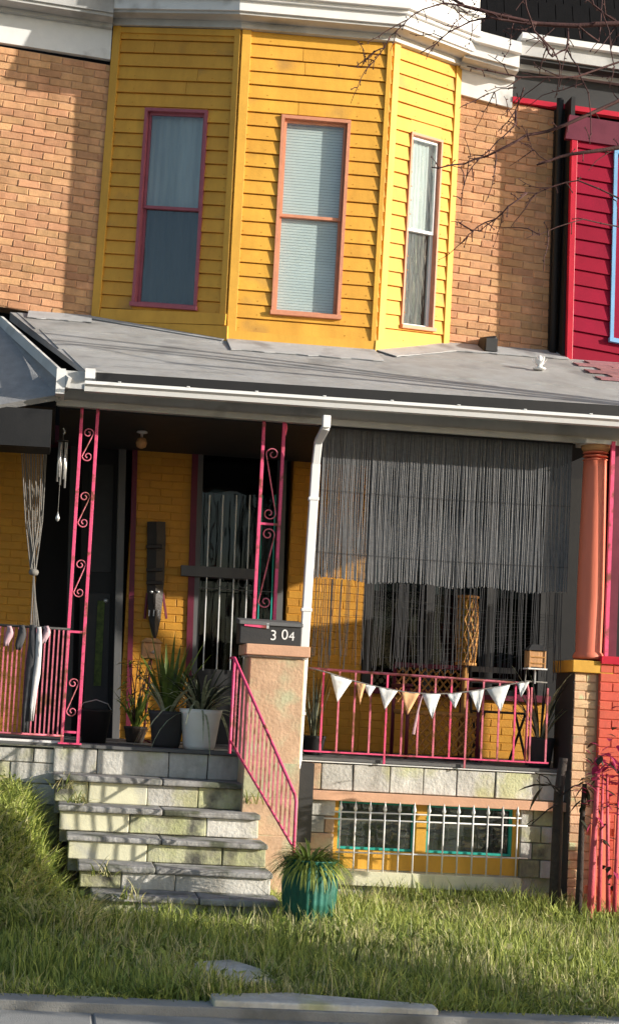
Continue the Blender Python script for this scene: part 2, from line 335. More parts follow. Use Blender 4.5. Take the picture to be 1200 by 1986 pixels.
# --- brick pieces
def brick_mesh(name, m, L=.2, H=.062, D=.03, ch=.005):
    vs = [(-L/2, 0, -H/2), (L/2, 0, -H/2), (L/2, 0, H/2), (-L/2, 0, H/2)]
    vs += [(x, -D + ch, z) for x, _, z in vs[:4]]
    vs += [(x * (1 - 2 * ch / L), -D, z * (1 - 2 * ch / H)) for x, _, z in vs[:4]]
    j = lambda: random.uniform(-.0016, .0016)
    vs = [(x + j(), y + j(), z + j()) for x, y, z in vs]
    fs = [(8, 9, 10, 11)] + [(a + i, a + (i + 1) % 4, a + 4 + (i + 1) % 4, a + 4 + i) for a in (0, 4) for i in range(4)]
    me = bpy.data.meshes.new(name); me.from_pydata(vs, [], fs); me.materials.append(m); return me
def brickwork(P, parent, matname, holes=(), pitch=.0735, length=.212, umin=0, umax=1, vmin=0, vmax=1, jit=.003, name='brick', gap=.0075, base=-.021, shade=None):
    meshes = [brick_mesh(name, M[matname], length - gap, pitch - gap) for _ in range(6)]
    rows = int(P.h / pitch); cnt = 0
    R = (P.c[1] - P.c[0] + P.c[3] - P.c[2]).normalized()
    for r in range(rows):
        v = (r + .5) / rows
        if v < vmin or v > vmax: continue
        w = P.w; x = -(r % 2) * length / 2
        while x < w:
            a, b = max(x, 0), min(x + length, w); x += length
            segs = [(a / w, b / w)]
            for (h0, h1, g0, g1) in holes:
                if g0 - .3 / rows < v < g1 + .3 / rows:
                    ns = []
                    for s0, s1 in segs:
                        if s1 <= h0 or s0 >= h1: ns.append((s0, s1))
                        else:
                            if s0 < h0: ns.append((s0, h0))
                            if s1 > h1: ns.append((h1, s1))
                    segs = ns
            for s0, s1 in segs:
                s0 = max(s0, umin); s1 = min(s1, umax)
                if (s1 - s0) * w < .03: continue
                o = bpy.data.objects.new(name, random.choice(meshes)); link(o, parent)
                p = P.P((s0 + s1) / 2, v, base + random.uniform(-jit, jit))
                up = (P.P((s0 + s1) / 2, 1) - P.P((s0 + s1) / 2, 0)).normalized()
                rr = (P.P(1, v) - P.P(0, v)).normalized(); nn = rr.cross(up).normalized()
                k = ((s1 - s0) * w - gap) / (length - gap)
                fl = random.choice((1, -1))
                mw = Matrix((rr * fl, -nn * fl, up)).transposed().to_4x4() if False else Matrix((rr, -nn, up)).transposed().to_4x4()
                o.matrix_basis = Matrix.Translation(p) @ mw @ Matrix.Rotation(random.uniform(-.006, .006), 4, 'Y') @ Matrix.Diagonal((k, 1, 1, 1))
                cnt += 1
    return cnt

# --- the upper walls (plane Y=2)
def wallpatch(x0, y0, x1, y1, Y=YW):    # from pixels, square in the world
    a = W(x0, (y0 + y1) / 2, Y).x; b = W(x1, (y0 + y1) / 2, Y).x
    t = W((x0 + x1) / 2, y0, Y).z; u = W((x0 + x1) / 2, y1, Y).z
    return Patch((a, Y, t), (b, Y, t), (a, Y, u), (b, Y, u))
def px_patch(tl, tr, bl, br, Y0, Y1):
    return Patch(W(*tl, Y0), W(*tr, Y1), W(*bl, Y0), W(*br, Y1))
PL = px_patch((-70, 78), (222, 128), (-115, 575), (180, 625), YW, YW)
PR = px_patch((884, 178), (1105, 222), (860, 690), (1092, 722), YW, YW)
def slabpatch(P, m, name, parent, d0, d1, u0=0, u1=1, v0=0, v1=1):
    return MB().pq(P, u0, u1, v0, v1, d0, d1).build(name, m, parent)
wl = slabpatch(PL, M['mortar'], 'upper_wall', lhouse, -.22, 0)
nb = brickwork(PL, wl, 'brick')
wr = slabpatch(PR, M['mortar'], 'upper_wall', house, -.22, 0)
nb2 = brickwork(PR, wr, 'brick')
# solid body of the houses behind (keeps light out)
MB().box(-4.5, -.02, YW + .45, 8, 0, 8.2).build('house_body', M['dark_room'], lhouse)
MB().box(-.02, 4.62, YW + .45, 8, 0, 8.2).build('house_body', M['dark_room'], house)
MB().box(4.62, 9.5, YW + .45, 8, 0, 7.6).build('house_body', M['dark_room'], rhouse)

# --- the bay
P_BL = px_patch((222, 50), (470, 57), (176, 648), (438, 668), YW, YB)
P_BF = px_patch((470, 57), (759, 82), (438, 668), (724, 690), YB, YB)
P_BR = px_patch((759, 82), (893, 130), (724, 690), (866, 704), YB, YW)
bay = MB()
tops = [P_BL.P(0, 1), P_BF.P(0, 1), P_BF.P(1, 1), P_BR.P(1, 1)]; bots = [P_BL.P(0, 0), P_BF.P(0, 0), P_BF.P(1, 0), P_BR.P(1, 0)]
def siding(P, parent, hole, rows, m='yellow', u0=0.0, u1=1.0):
    for r in range(rows):
        v0 = r / rows; v1 = (r + 1) / rows; vm = (v0 + v1) / 2
        segs = [(u0, u1)]
        if hole and hole[2] < v1 and hole[3] > v0:
            segs = [(u0, hole[0]), (hole[1], u1)]
            cut = (hole[2] > v0 or hole[3] < v1)
            if cut:      # board notched round the window: add the short strip over or under it
                if hole[3] < v1 and hole[3] > v0:
                    mb = MB(); mb.hexa([P.P(hole[0], hole[3], .016), P.P(hole[1], hole[3], .016), P.P(hole[1], v1, .006), P.P(hole[0], v1, .006)], [P.P(hole[0], hole[3], -.01), P.P(hole[1], hole[3], -.01), P.P(hole[1], v1, -.01), P.P(hole[0], v1, -.01)]); mb.build('siding_board', M[m], parent)
                if hole[2] > v0 and hole[2] < v1:
                    mb = MB(); mb.hexa([P.P(hole[0], v0, .02), P.P(hole[1], v0, .02), P.P(hole[1], hole[2], .01), P.P(hole[0], hole[2], .01)], [P.P(hole[0], v0, -.01), P.P(hole[1], v0, -.01), P.P(hole[1], hole[2], -.01), P.P(hole[0], hole[2], -.01)]); mb.build('siding_board', M[m], parent)
        sp_ = []
        for a, b in segs:
            if (b - a) * P.w > .7 and random.random() < .4:
                c_ = a + (b - a) * random.uniform(.25, .75); sp_ += [(a, c_ - .0015), (c_ + .0015, b)]
            else: sp_.append((a, b))
        for a, b in sp_:
            g = .0012; db = .021 + random.uniform(-.0015, .0015); dt = .004; e = .004 / P.h
            mb = MB()
            ja, jb = random.uniform(-e, e) * .5, random.uniform(-e, e) * .5
            f = [P.P(a, v0 + ja, db), P.P(b, v0 + jb, db), P.P(b, v1 + jb - e * 2.2, dt), P.P(a, v1 + ja - e * 2.2, dt)]
            k = [P.P(a, v0, -.01), P.P(b, v0, -.01), P.P(b, v1 - e * 2, -.01), P.P(a, v1 - e * 2, -.01)]
            mb.hexa(f, k); mb.build('siding_board', M[m], parent)
def window(P, parent, px, rail, trim, frame, up_back, lo_back, up_glass='glass', lo_glass='glass', tw=.045, inner=None):
    """double-hung window; px = outer casing rectangle in the photo, rail = pixel height of the meeting rail"""
    u0, u1, v0, v1 = P.rect(*px); w, h = P.w, P.h; tu, tv = tw / w, tw / h
    vr = P.st((px[0] + px[2]) / 2, rail)[1]
    tm, fm = M[trim], M[frame]; im = M[inner] if inner else fm
    root = MB().pq(P, u0, u1, v1 - tv, v1, -.02, .035).build('window', tm, parent)
    for a, b, c, d in ((u0, u0 + tu, v0, v1 - tv), (u1 - tu, u1, v0, v1 - tv)): MB().pq(P, a, b, c, d, -.02, .033).build('casing', tm, root)
    MB().pq(P, u0 - .01 / w, u1 + .01 / w, v0 - .02 / h, v0 + tv * .6, -.02, .055).build('sill', tm, root)
    a, b, c, d = u0 + tu, u1 - tu, v0 + tv * .6, v1 - tv
    # reveal: sides, head and foot of the recess
    mb = MB()
    for q in ((a - .002, a + .004 / w, c, d), (b - .004 / w, b + .002, c, d), (a, b, d - .004 / h, d), (a, b, c, c + .004 / h)): mb.pq(P, *q, -.12, -.021)
    mb.build('reveal', im, root)
    sw = .027; su, sv = sw / w, sw / h; du = .006 / w
    for nm, y0, y1, dd, gl in (('sash', vr - sv * .5, d, -.004, up_glass), ('sash', c, vr + sv * .5, -.075 + .035, lo_glass)):
        dd0, dd1 = (-.030, -.006) if y1 == d else (-.054, -.0305)
        s = MB()
        s.pq(P, a + du, a + su, y0 + sv, y1 - sv, dd0, dd1); s.pq(P, b - su, b - du, y0 + sv, y1 - sv, dd0, dd1)
        s.pq(P, a + du, b - du, y1 - sv, y1, dd0, dd1); s.pq(P, a + du, b - du, y0, y0 + sv, dd0, dd1)
        so_ = s.build(nm, im, root)
        MB().pq(P, a + su, b - su, y0 + sv, y1 - sv, dd0 + .012, dd0 + .016).build('pane', M[gl], root)
    # blinds or curtains behind the panes
    def cloth(y0, y1, m, slat):
        s = MB(); n = 26
        if slat:
            k = int((y1 - y0) * h / .026)
            for i in range(k):
                yy = y0 + (y1 - y0) * i / k; yb = yy + (y1 - y0) / k * .93
                s.hexa([P.P(a, yy, -.062), P.P(b, yy, -.062), P.P(b, yb, -.066), P.P(a, yb, -.066)], [P.P(a, yy, -.064), P.P(b, yy, -.064), P.P(b, yb, -.068), P.P(a, yb, -.068)])
        else:
            vs = []
            for i in range(n + 1):
                x = a + (b - a) * i / n; q = -.068 + .009 * math.sin(i * 1.9) + random.uniform(-.004, .004)
                vs += [P.P(x, y0, q), P.P(x, y1, q)]
            s.add(vs, [(2 * i, 2 * i + 2, 2 * i + 3, 2 * i + 1) for i in range(n)])
        s.build('blind' if slat else 'curtain', m, root, smooth=not slat)
    cloth(vr, d, M[up_back[0]], up_back[1]); cloth(c, vr, M[lo_back[0]], lo_back[1])
    MB().pq(P, a - .01, b + .01, c - .01, d + .01, -.24, -.20).build('room_backing', M['dark_room'], root)
    return (u0 + .004, u1 - .004, v0, v1 - .002)
bayo = MB()
for P in (P_BL, P_BF, P_BR): pass
holes = {}
# bay panels, one per face, with an opening each
defs = [(P_BL, (271, 213, 394, 596), 403, 'mauve', 'mauve', ('curtain_grey', False), ('curtain_dark', False), None),
        (P_BF, (535, 229, 669, 613), 421, 'salmon', 'salmon', ('curtain', True), ('curtain', True), None),
        (P_BR, (783, 262, 845, 638), 448, 'salmon', 'white_clean', ('curtain_grey', False), ('curtain_dark', False), 'white_clean')]
for P, px, rail, tr, fr, ub, lb, inn in defs:
    u0, u1, v0, v1 = P.rect(*px)
    s = MB(); s.pq(P, 0, u0 + .01, 0, 1, -.06, -.011); s.pq(P, u1 - .01, 1, 0, 1, -.06, -.011)
    s.pq(P, u0 + .01, u1 - .01, v1 - .005, 1, -.06, -.011); s.pq(P, u0 + .01, u1 - .01, 0, v0 + .005, -.06, -.011)
    face = s.build('bay_wall', M['yellow'], house)
    h = window(P, face, px, rail, tr, fr, ub, lb, inner=inn, lo_glass='glass', tw=.024 if inn else .030)
    siding(P, face, h, 23 if P is not P_BR else 22)
for P, n_ in ((P_BL, 23), (P_BF, 23), (P_BR, 22)):
    nm_ = MB()
    for r in range(n_):
        for u in (.07, .36 if P is P_BR else .2, .80, .93):
            c_ = P.P(u + random.uniform(-.01, .01), (r + .25) / n_, .0205); e_ = .0035; rr_ = (P.P(1, .5) - P.P(0, .5)).normalized(); up_ = Vector((0, 0, 1))
            nm_.hexa([c_ - rr_ * e_ - up_ * e_, c_ + rr_ * e_ - up_ * e_, c_ + rr_ * e_ + up_ * e_, c_ - rr_ * e_ + up_ * e_], [c_ - P.n * .01 + q for q in (-rr_ * e_ - up_ * e_, rr_ * e_ - up_ * e_, rr_ * e_ + up_ * e_, -rr_ * e_ + up_ * e_)])
    tag(nm_.build('nail_heads', M['ymortar'], house), kind='stuff')
# yellow corner boards
def vboard(P, u, w, name='corner_board', m='yellow_trim', d=.032, parent=house):
    a = u - w / 2 / P.w; b = u + w / 2 / P.w
    return MB().pq(P, a, b, 0, 1, -.02, d).build(name, M[m], parent, bevel=.003)
vboard(P_BL, .036, .085); vboard(P_BL, 1.0 - .026, .06, d=.031); vboard(P_BF, .03, .085); vboard(P_BF, 1 - .012, .045, d=.031)
vboard(P_BR, .055, .09); vboard(P_BR, .945, .085)
# window panel under the left bay window and skirt boards following the roof
MB().pxq(P_BL, [(192, 622), (436, 630), (438, 608), (196, 598)], -.01, .034).build('skirt_board', M['yellow_trim'], house)
MB().pxq(P_BL, [(186, 626), (440, 664), (441, 632), (192, 622)], -.01, .030).build('skirt_board', M['yellow_trim'], house)
MB().pxq(P_BF, [(438, 662), (724, 684), (725, 662), (440, 640)], -.01, .034).build('skirt_board', M['yellow_trim'], house)
MB().pxq(P_BR, [(727, 684), (866, 699), (867, 672), (729, 660)], -.01, .034).build('skirt_board', M['yellow_trim'], house)
MB().pxq(P_BL, [(226, 62), (462, 70), (463, 58), (227, 52)], -.01, .036).build('head_board', M['yellow_trim'], house)

# --- cornice swept round the bay
def sweep(path, prof, name, m, parent):
    """path: points with outward normals found from the plan; prof: list of (out, up)"""
    path = [Vector(p) for p in path]; n = len(path); dirs = []
    for i in range(n - 1):
        d = path[i + 1] - path[i]; d.z = 0; d.normalize(); dirs.append(Vector((d.y, -d.x, 0)))
    offs = []
    for i in range(n):
        a = dirs[max(i - 1, 0)]; b = dirs[min(i, n - 2)]; s = (a + b).normalized(); offs.append(s / max(s.dot(a), .35))
    vs = []
    for i, p in enumerate(path):
        for o, u in prof: vs.append(p + offs[i] * o + Vector((0, 0, u)))
    k = len(prof)
    fs = [(i * k + j, (i + 1) * k + j, (i + 1) * k + (j + 1) % k, i * k + (j + 1) % k) for i in range(n - 1) for j in range(k)]
    fs += [tuple(range(k)), tuple((n - 1) * k + j for j in range(k - 1, -1, -1))]
    return MB().add(vs, fs).build(name, m, parent)
def band(path, o0, o1, u0, u1, name, m, parent): return sweep(path, [(o0, u0), (o1, u0), (o1, u1), (o0, u1)], name, m, parent)
bp = [P_BL.P(0, 1), P_BF.P(0, 1), P_BF.P(1, 1), P_BR.P(1, 1)]
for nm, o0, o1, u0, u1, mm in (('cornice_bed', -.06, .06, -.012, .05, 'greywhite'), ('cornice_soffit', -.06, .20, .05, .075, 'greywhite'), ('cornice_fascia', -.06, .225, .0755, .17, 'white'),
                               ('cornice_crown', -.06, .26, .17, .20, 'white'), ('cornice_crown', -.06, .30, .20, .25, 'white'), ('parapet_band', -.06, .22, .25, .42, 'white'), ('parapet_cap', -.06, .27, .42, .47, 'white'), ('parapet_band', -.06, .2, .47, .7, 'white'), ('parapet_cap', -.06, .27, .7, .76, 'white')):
    band(bp, o0, o1, u0, u1, nm, M[mm], house)
# roof lid over the bay
MB().add([tuple(p + Vector((0, 0, .74))) for p in bp] + [(bp[3].x, 3, bp[3].z + .74), (bp[0].x, 3, bp[0].z + .74)], [(0, 1, 2, 3, 4, 5)]).build('bay_roof', M['roof'], house)
# left wall frieze and cornice
fl0, fl1 = W(-120, 66, YW), W(214, 118, YW)
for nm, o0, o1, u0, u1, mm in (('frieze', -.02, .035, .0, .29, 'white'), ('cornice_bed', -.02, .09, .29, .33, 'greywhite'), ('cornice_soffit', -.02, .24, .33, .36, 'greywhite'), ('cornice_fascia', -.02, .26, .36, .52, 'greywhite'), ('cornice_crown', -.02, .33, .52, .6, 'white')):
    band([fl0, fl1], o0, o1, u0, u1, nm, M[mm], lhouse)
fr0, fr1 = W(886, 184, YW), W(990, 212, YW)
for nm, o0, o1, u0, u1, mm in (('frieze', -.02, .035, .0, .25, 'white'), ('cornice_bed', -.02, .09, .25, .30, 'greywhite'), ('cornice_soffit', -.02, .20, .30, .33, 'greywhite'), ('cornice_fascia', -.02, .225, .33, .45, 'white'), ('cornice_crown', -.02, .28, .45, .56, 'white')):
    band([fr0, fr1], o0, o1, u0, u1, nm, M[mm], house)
# right neighbour: cornice (charcoal paints its shadow on frieze and soffit), slates, siding
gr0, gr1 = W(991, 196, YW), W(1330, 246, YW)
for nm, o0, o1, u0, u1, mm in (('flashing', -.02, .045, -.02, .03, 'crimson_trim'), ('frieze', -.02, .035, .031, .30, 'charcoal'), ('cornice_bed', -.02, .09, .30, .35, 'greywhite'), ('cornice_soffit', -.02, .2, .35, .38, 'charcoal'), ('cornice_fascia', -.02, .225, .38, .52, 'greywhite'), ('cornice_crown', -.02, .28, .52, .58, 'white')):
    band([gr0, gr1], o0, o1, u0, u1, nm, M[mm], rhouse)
# black slated mansard above the cornices
mn = MB().hexa([(3.2, 2.3, 8.15), (8.5, 2.3, 8.0), (8.5, 3.2, 11.5), (3.2, 3.2, 11.5)], [(3.2, 3.6, 8.0), (8.5, 3.6, 8.0), (8.5, 3.7, 11.5), (3.2, 3.7, 11.5)]).build('mansard_roof', M['slate'], rhouse)
sm = MB()
for r in range(16):
    for c in range(28):
        x0 = 3.2 + c * .18 + (r % 2) * .09; z0 = 8.05 + r * .2; y0 = 2.3 + (z0 - 8.1) * .2571 - .03
        sm.hexa([(x0, y0, z0), (x0 + .172, y0, z0), (x0 + .172, y0 + .055, z0 + .22), (x0, y0 + .055, z0 + .22)], [(x0, y0 + .02, z0), (x0 + .172, y0 + .02, z0), (x0 + .172, y0 + .065, z0 + .22), (x0, y0 + .065, z0 + .22)])
tag(sm.build('roof_slates', M['slate'], mn), kind='stuff')
YR = 1.75
P_RF = px_patch((1108, 226), (1330, 262), (1096, 728), (1318, 770), YR, YR)
rx = P_RF.P(0, .5).x
rp = slabpatch(P_RF, M['crimson'], 'bay_wall', rhouse, -.30, -.005)
whole = (P_RF.rect(1184, 300, 1300, 672))
siding(P_RF, rp, (whole[0], whole[1], whole[2], whole[3]), 17, 'crimson')
window(P_RF, rp, (1184, 300, 1300, 672), 480, 'blue', 'white_clean', ('curtain', False), ('curtain', False), inner='white_clean', tw=.035)
MB().pq(P_RF, -.005, .045, -.02, 1, -.02, .034).build('corner_board', M['crimson_trim'], rhouse, bevel=.003)
MB().pxq(P_RF, [(1096, 268), (1330, 302), (1330, 258), (1104, 222)], -.01, .04).build('head_board', M['maroon'], rhouse)
# shade of the red bay's left face, painted as black return, board and downspout
MB().box(rx - .02, rx + .02, YR + .02, YW - .002, 4.9, 7.6).build('shaded_bay_return', M['black'], rhouse)
pr = PR
MB().pxq(PR, [(1062, 716), (1098, 722), (1112, 216), (1076, 212)], .0, .05).build('corner_board', M['black'], rhouse)  # black strip added for the bay's shaded face
MB().tube([W(1070, 715, YW - .1), W(1084, 230, YW - .1), W(1086, 190, YW - .16)], .035, 10).build('downspout', M['black'], rhouse, smooth=True)

# ================================================================== PORCH ROOF
ZE = 4.07; SL = (5.10 - ZE) / (YW + .4)
def zr(y): return ZE + (y + .4) * SL
xl, xr = .12, 7.2
rf = MB().hexa([(xl, -.4, ZE), (xr, -.4, ZE), (xr, YW - .002, zr(YW)), (-.6, YW - .002, zr(YW))], [(xl, -.38, ZE - .03), (xr, -.38, ZE - .03), (xr, YW - .002, zr(YW) - .08), (-.6, YW - .002, zr(YW) - .08)]).build('porch_roof', M['roof'], house)
# strips of roofing felt with overlapping seams
for i in range(3):
    y0 = -.415 + i * .82; y1 = min(y0 + .86, YW - .01); x0 = xl if i == 0 else xl - (y0 + .4) * .28
    MB().hexa([(x0, y0, zr(y0) + .012), (xr, y0, zr(y0) + .010), (xr, y1, zr(y1) + .005), (x0 - .2, y1, zr(y1) + .005)], [(x0, y0, zr(y0) + .001), (xr, y0, zr(y0) + .001), (xr, y1, zr(y1) - .01), (x0 - .2, y1, zr(y1) - .01)]).build('roofing_strip', M['roof'], rf)
# silver flashing apron round the foot of the bay
def apron(a, b, w, name='flashing_apron'):
    a, b = Vector(a), Vector(b); d = (b - a).normalized(); n = Vector((d.y, -d.x, 0)).normalized()
    pts = []; N = 14
    for i in range(N + 1):
        p = a.lerp(b, i / N); ww = w * random.uniform(.95, 1.04); q = p + n * ww
        pts.append((p.x, p.y, zr(p.y) + .024)); pts.append((q.x, q.y, zr(q.y) + .014))
    m = MB(); m.add(pts, [(2 * i, 2 * i + 2, 2 * i + 3, 2 * i + 1)[::-1] for i in range(N)])
    o = m.build(name, M['roof_light'], rf); s = o.modifiers.new('solid', 'SOLIDIFY'); s.thickness = .008; s.offset = 1
f0, f1, f2, f3 = P_BL.P(0, .03), P_BF.P(0, .03), P_BF.P(1, .03), P_BR.P(1, .03)
apron((f0.x - .6, YW - .01, 0), (f0.x, YW - .01, 0), .30); apron(f0, f1, .10); apron(f1, f2, .48); apron(f2, f3, .28); apron((f3.x, YW - .01, 0), (f3.x + 1.1, YW - .01, 0), .34)
# black upstand and fascia behind the gutter
e0, e1 = W(188, 722, -.42), W(1330, 795, -.42)
MB().hexa([e0 + Vector((0, 0, -.10)), e1 + Vector((0, 0, -.10)), e1, e0], [e0 + Vector((0, .03, -.10)), e1 + Vector((0, .03, -.10)), e1 + Vector((0, .03, 0)), e0 + Vector((0, .03, 0))]).build('drip_edge', M['black'], house)
# K-style gutter: profile swept
g0, g1 = W(164, 758, -.46), W(1330, 836, -.46)
gp = [(0, 0), (.07, 0), (.085, .035), (.11, .05), (.11, .075), (.10, .075), (.10, .058), (.075, .045), (.06, .012), (.01, .012), (.01, .07), (0, .07)]
gv = [];
for p in (g0, g1):
    for o, u in gp: gv.append((p.x, p.y + .07 - o, p.z + u))
k = len(gp)
MB().add(gv, [(j, k + j, k + (j + 1) % k, (j + 1) % k) for j in range(k)] + [tuple(range(k)), tuple(range(2 * k - 1, k - 1, -1))]).build('gutter', M['white_clean'], house)
for i in range(9):
    p = g0.lerp(g1, (i + .5) / 9); MB().box(p.x - .012, p.x + .012, p.y - .046, p.y + .07, p.z + .0765, p.z + .083).build('gutter_strap', M['white_clean'], house)
# fascia and beam
b0, b1 = W(112, 790, -.02), W(1330, 878, -.02)
ZBL, ZBR = b0.z, b1.z
def hbox(x0, x1, y0, y1, z00, z01, t00, t01, name, m, parent, bevel=0):   # slightly sagging horizontal timber
    return MB().hexa([(x0, y0, z00), (x1, y0, z01), (x1, y0, t01), (x0, y0, t00)], [(x0, y1, z00), (x1, y1, z01), (x1, y1, t01), (x0, y1, t00)]).build(name, M[m], parent, bevel=bevel)
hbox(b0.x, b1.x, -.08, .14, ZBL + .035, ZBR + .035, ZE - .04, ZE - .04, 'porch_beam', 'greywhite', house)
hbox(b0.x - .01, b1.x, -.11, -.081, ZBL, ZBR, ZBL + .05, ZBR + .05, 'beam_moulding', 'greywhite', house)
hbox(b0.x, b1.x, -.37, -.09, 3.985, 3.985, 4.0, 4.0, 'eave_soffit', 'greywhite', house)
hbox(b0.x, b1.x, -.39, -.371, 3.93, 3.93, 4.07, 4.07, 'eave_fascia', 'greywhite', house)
hbox(b0.x + .02, 4.55, .142, YW, 3.86, 3.86, 3.9, 3.9, 'porch_ceiling', 'charcoal', house)
c0 = W(134, 735, -.38)
MB().beam(W(134, 742, -.42), W(2, 622, .75), .03, .08).build('rake_board', M['greywhite'], house)
MB().box(b0.x - .02, b0.x + .05, -.40, -.05, 3.88, 4.08).build('beam_end', M['white'], house)
MB().beam(W(175, 735, -.42), W(176, 716, -.42), .06, .08).build('roof_block', M['white'], house)
# left neighbour's porch roof, its shade put into a darker shingle colour
la, lb, lc, ld = W(110, 768, -.33), W(132, 742, -.33), W(-20, 612, .7), W(-160, 800, -.33)
q = [W(-160, 812, -.3), W(110, 766, -.3), W(132, 746, -.3), W(0, 632, .72), W(-160, 500, 1.9)]
m_ = MB(); m_.add(q, [(0, 1, 2, 3, 4)]); o_ = m_.build('porch_roof', M['shaded_shingle'], lhouse); s_ = o_.modifiers.new('solid', 'SOLIDIFY'); s_.thickness = .05
m_ = MB(); zz = W(0, 782, -.3).z
m_.hexa([(-2, -.28, zz - .35), (-.12, -.28, zz - .32), (-.12, -.28, zz - .02), (-2, -.28, zz - .02)], [(-2, .1, zz - .35), (-.12, .1, zz - .32), (-.12, .1, zz - .02), (-2, .1, zz - .02)]); m_.build('porch_beam', M['black'], lhouse)
MB().box(-2.2, -.1, .1, YW, 3.86, 3.92).build('porch_ceiling', M['charcoal'], lhouse)
# right neighbour porch roof: reddish shingles
nr = []
for i in range(7):
    for j in range(6):
        x0 = 4.72 + j * .33 + (i % 2) * .16; y0 = .75 + i * .15; o = MB().hexa([(x0, y0, zr(y0) + .03), (x0 + .32, y0, zr(y0) + .03), (x0 + .32, y0 + .16, zr(y0 + .16) + .018), (x0, y0 + .16, zr(y0 + .16) + .018)], [(x0, y0, zr(y0) + .017), (x0 + .32, y0, zr(y0) + .017), (x0 + .32, y0 + .16, zr(y0 + .16) + .01), (x0, y0 + .16, zr(y0 + .16) + .01)])
        if y0 < YR - .1: o.build('shingle', mat('rosy_shingle', (.30, .14, .15), .9, .2, 14, .5, rnd=.15) if not nr else nr[0], rhouse); 
        if not nr: nr.append(bpy.data.materials['rosy_shingle'])
# ornament and dark bundle on the roof
oc = W(1045, 714, 1.0); oc.z = zr(1.0) + .02
om = MB().lathe(oc, [(.05, 0), (.06, .01), (.02, .03), (.035, .06), (.03, .10), (.012, .13)], 14)
o = tag(om.build('roof_ornament', M['white'], smooth=True), 'small white petal-shaped ornament standing on the porch roof beside the red house', 'ornament')
for a in range(5):
    MB().blade(oc + Vector((0, 0, .02)), (math.cos(a * 1.257), math.sin(a * 1.257), 0), .35, .12, .05, -.9, 4).build('petal', M['white'], o)
vc = W(950, 655, 1.75)
MB_v = MB(); MB_v.hexa([(vc.x - .07, 1.70, zr(1.7) + .012), (vc.x + .07, 1.70, zr(1.7) + .012), (vc.x + .06, 1.72, vc.z + .02), (vc.x - .05, 1.72, vc.z)], [(vc.x - .07, 1.97, zr(1.95)), (vc.x + .07, 1.97, zr(1.95)), (vc.x + .06, 1.97, vc.z + .07), (vc.x - .05, 1.97, vc.z + .05)])
vo = tag(MB_v.build('roof_vent', M['black'], bevel=.02), 'small black vent hood where the grey roof meets the tan brick wall', 'vent')
MB().box(vc.x - .055, vc.x + .055, 1.685, 1.699, zr(1.7) + .03, vc.z - .02).build('grille', M['charcoal'], vo)

# ================================================================== PORCH INTERIOR WALL
PW2 = wallpatch(-70, 800, 1330, 1450); tz = 3.88; bz = ZF
PI = Patch((W(-70, 1100, YW).x, YW, tz), (5.9, YW, tz), (W(-70, 1100, YW).x, YW, bz), (5.9, YW, bz))
def ux(x, y=1250): return PI.st(x, y)[0]
def vy(y, x=300): return PI.st(x, y)[1]
segs = [(ux(-60), ux(62), lhouse), (ux(240), ux(368), house), (ux(552), ux(702), house), (ux(1062), 1.0, rhouse)]
for i, (a, b, par) in enumerate(segs):
    red = i == 3
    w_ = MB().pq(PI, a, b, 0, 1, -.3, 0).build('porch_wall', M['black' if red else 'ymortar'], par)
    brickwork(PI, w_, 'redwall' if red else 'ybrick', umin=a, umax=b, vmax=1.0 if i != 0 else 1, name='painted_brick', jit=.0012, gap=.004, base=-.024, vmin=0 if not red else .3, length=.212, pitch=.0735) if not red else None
# wall below the front window, and lintel zones
wv = vy(1345, 850); a, b = ux(702), ux(1062)
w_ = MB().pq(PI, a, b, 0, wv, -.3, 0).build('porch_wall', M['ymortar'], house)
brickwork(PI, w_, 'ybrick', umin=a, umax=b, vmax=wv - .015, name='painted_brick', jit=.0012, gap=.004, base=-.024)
MB().pq(PI, ux(62), ux(240), vy(838), 1, -.3, -.001).build('door_header', M['maroon'], house)
# front door and frame
dr = ux(62), ux(240)
MB().pq(PI, dr[0], dr[1], 0, 1, -.42, -.32).build('recess_backing', M['dark_room'], house)
dd = MB().pxq(PI, [(150, 1435), (226, 1440), (238, 865), (160, 858)], -.2, -.14).build('front_door', M['black'], house, bevel=.004)
for (x0, y0, x1, y1) in ((168, 1150, 215, 1400), (175, 900, 222, 1110)):
    MB().pxq(PI, [(x0 - 6, y1), (x1 - 6, y1), (x1, y0), (x0, y0)], -.139, -.128).build('panel', M['charcoal'], dd, bevel=.006)
kp = PI.hit(206, 1165, -.12); MB().lathe(kp, [(.0, -.02), (.022, -.012), (.026, 0), (.02, .014), (.0, .02)], 12).build('door_knob', M['steel'], dd, smooth=True)
for x0, x1 in ((226, 240), (132, 146)): MB().pxq(PI, [(x0 - 8, 1440), (x1 - 8, 1440), (x1 + 6, 850), (x0 + 6, 850)], -.13, .02).build('door_frame', M['grey_wood' if x0 > 200 else 'charcoal'], house)
MB().pxq(PI, [(244, 1430), (254, 1430), (268, 850), (258, 850)], -.02, .03).build('door_casing', M['maroon'], house)
dc = MB().pxq(PI, [(182, 1330), (196, 1330), (204, 1165), (190, 1165)], -.127, -.115).build('door_glass', M['leaf'], dd)
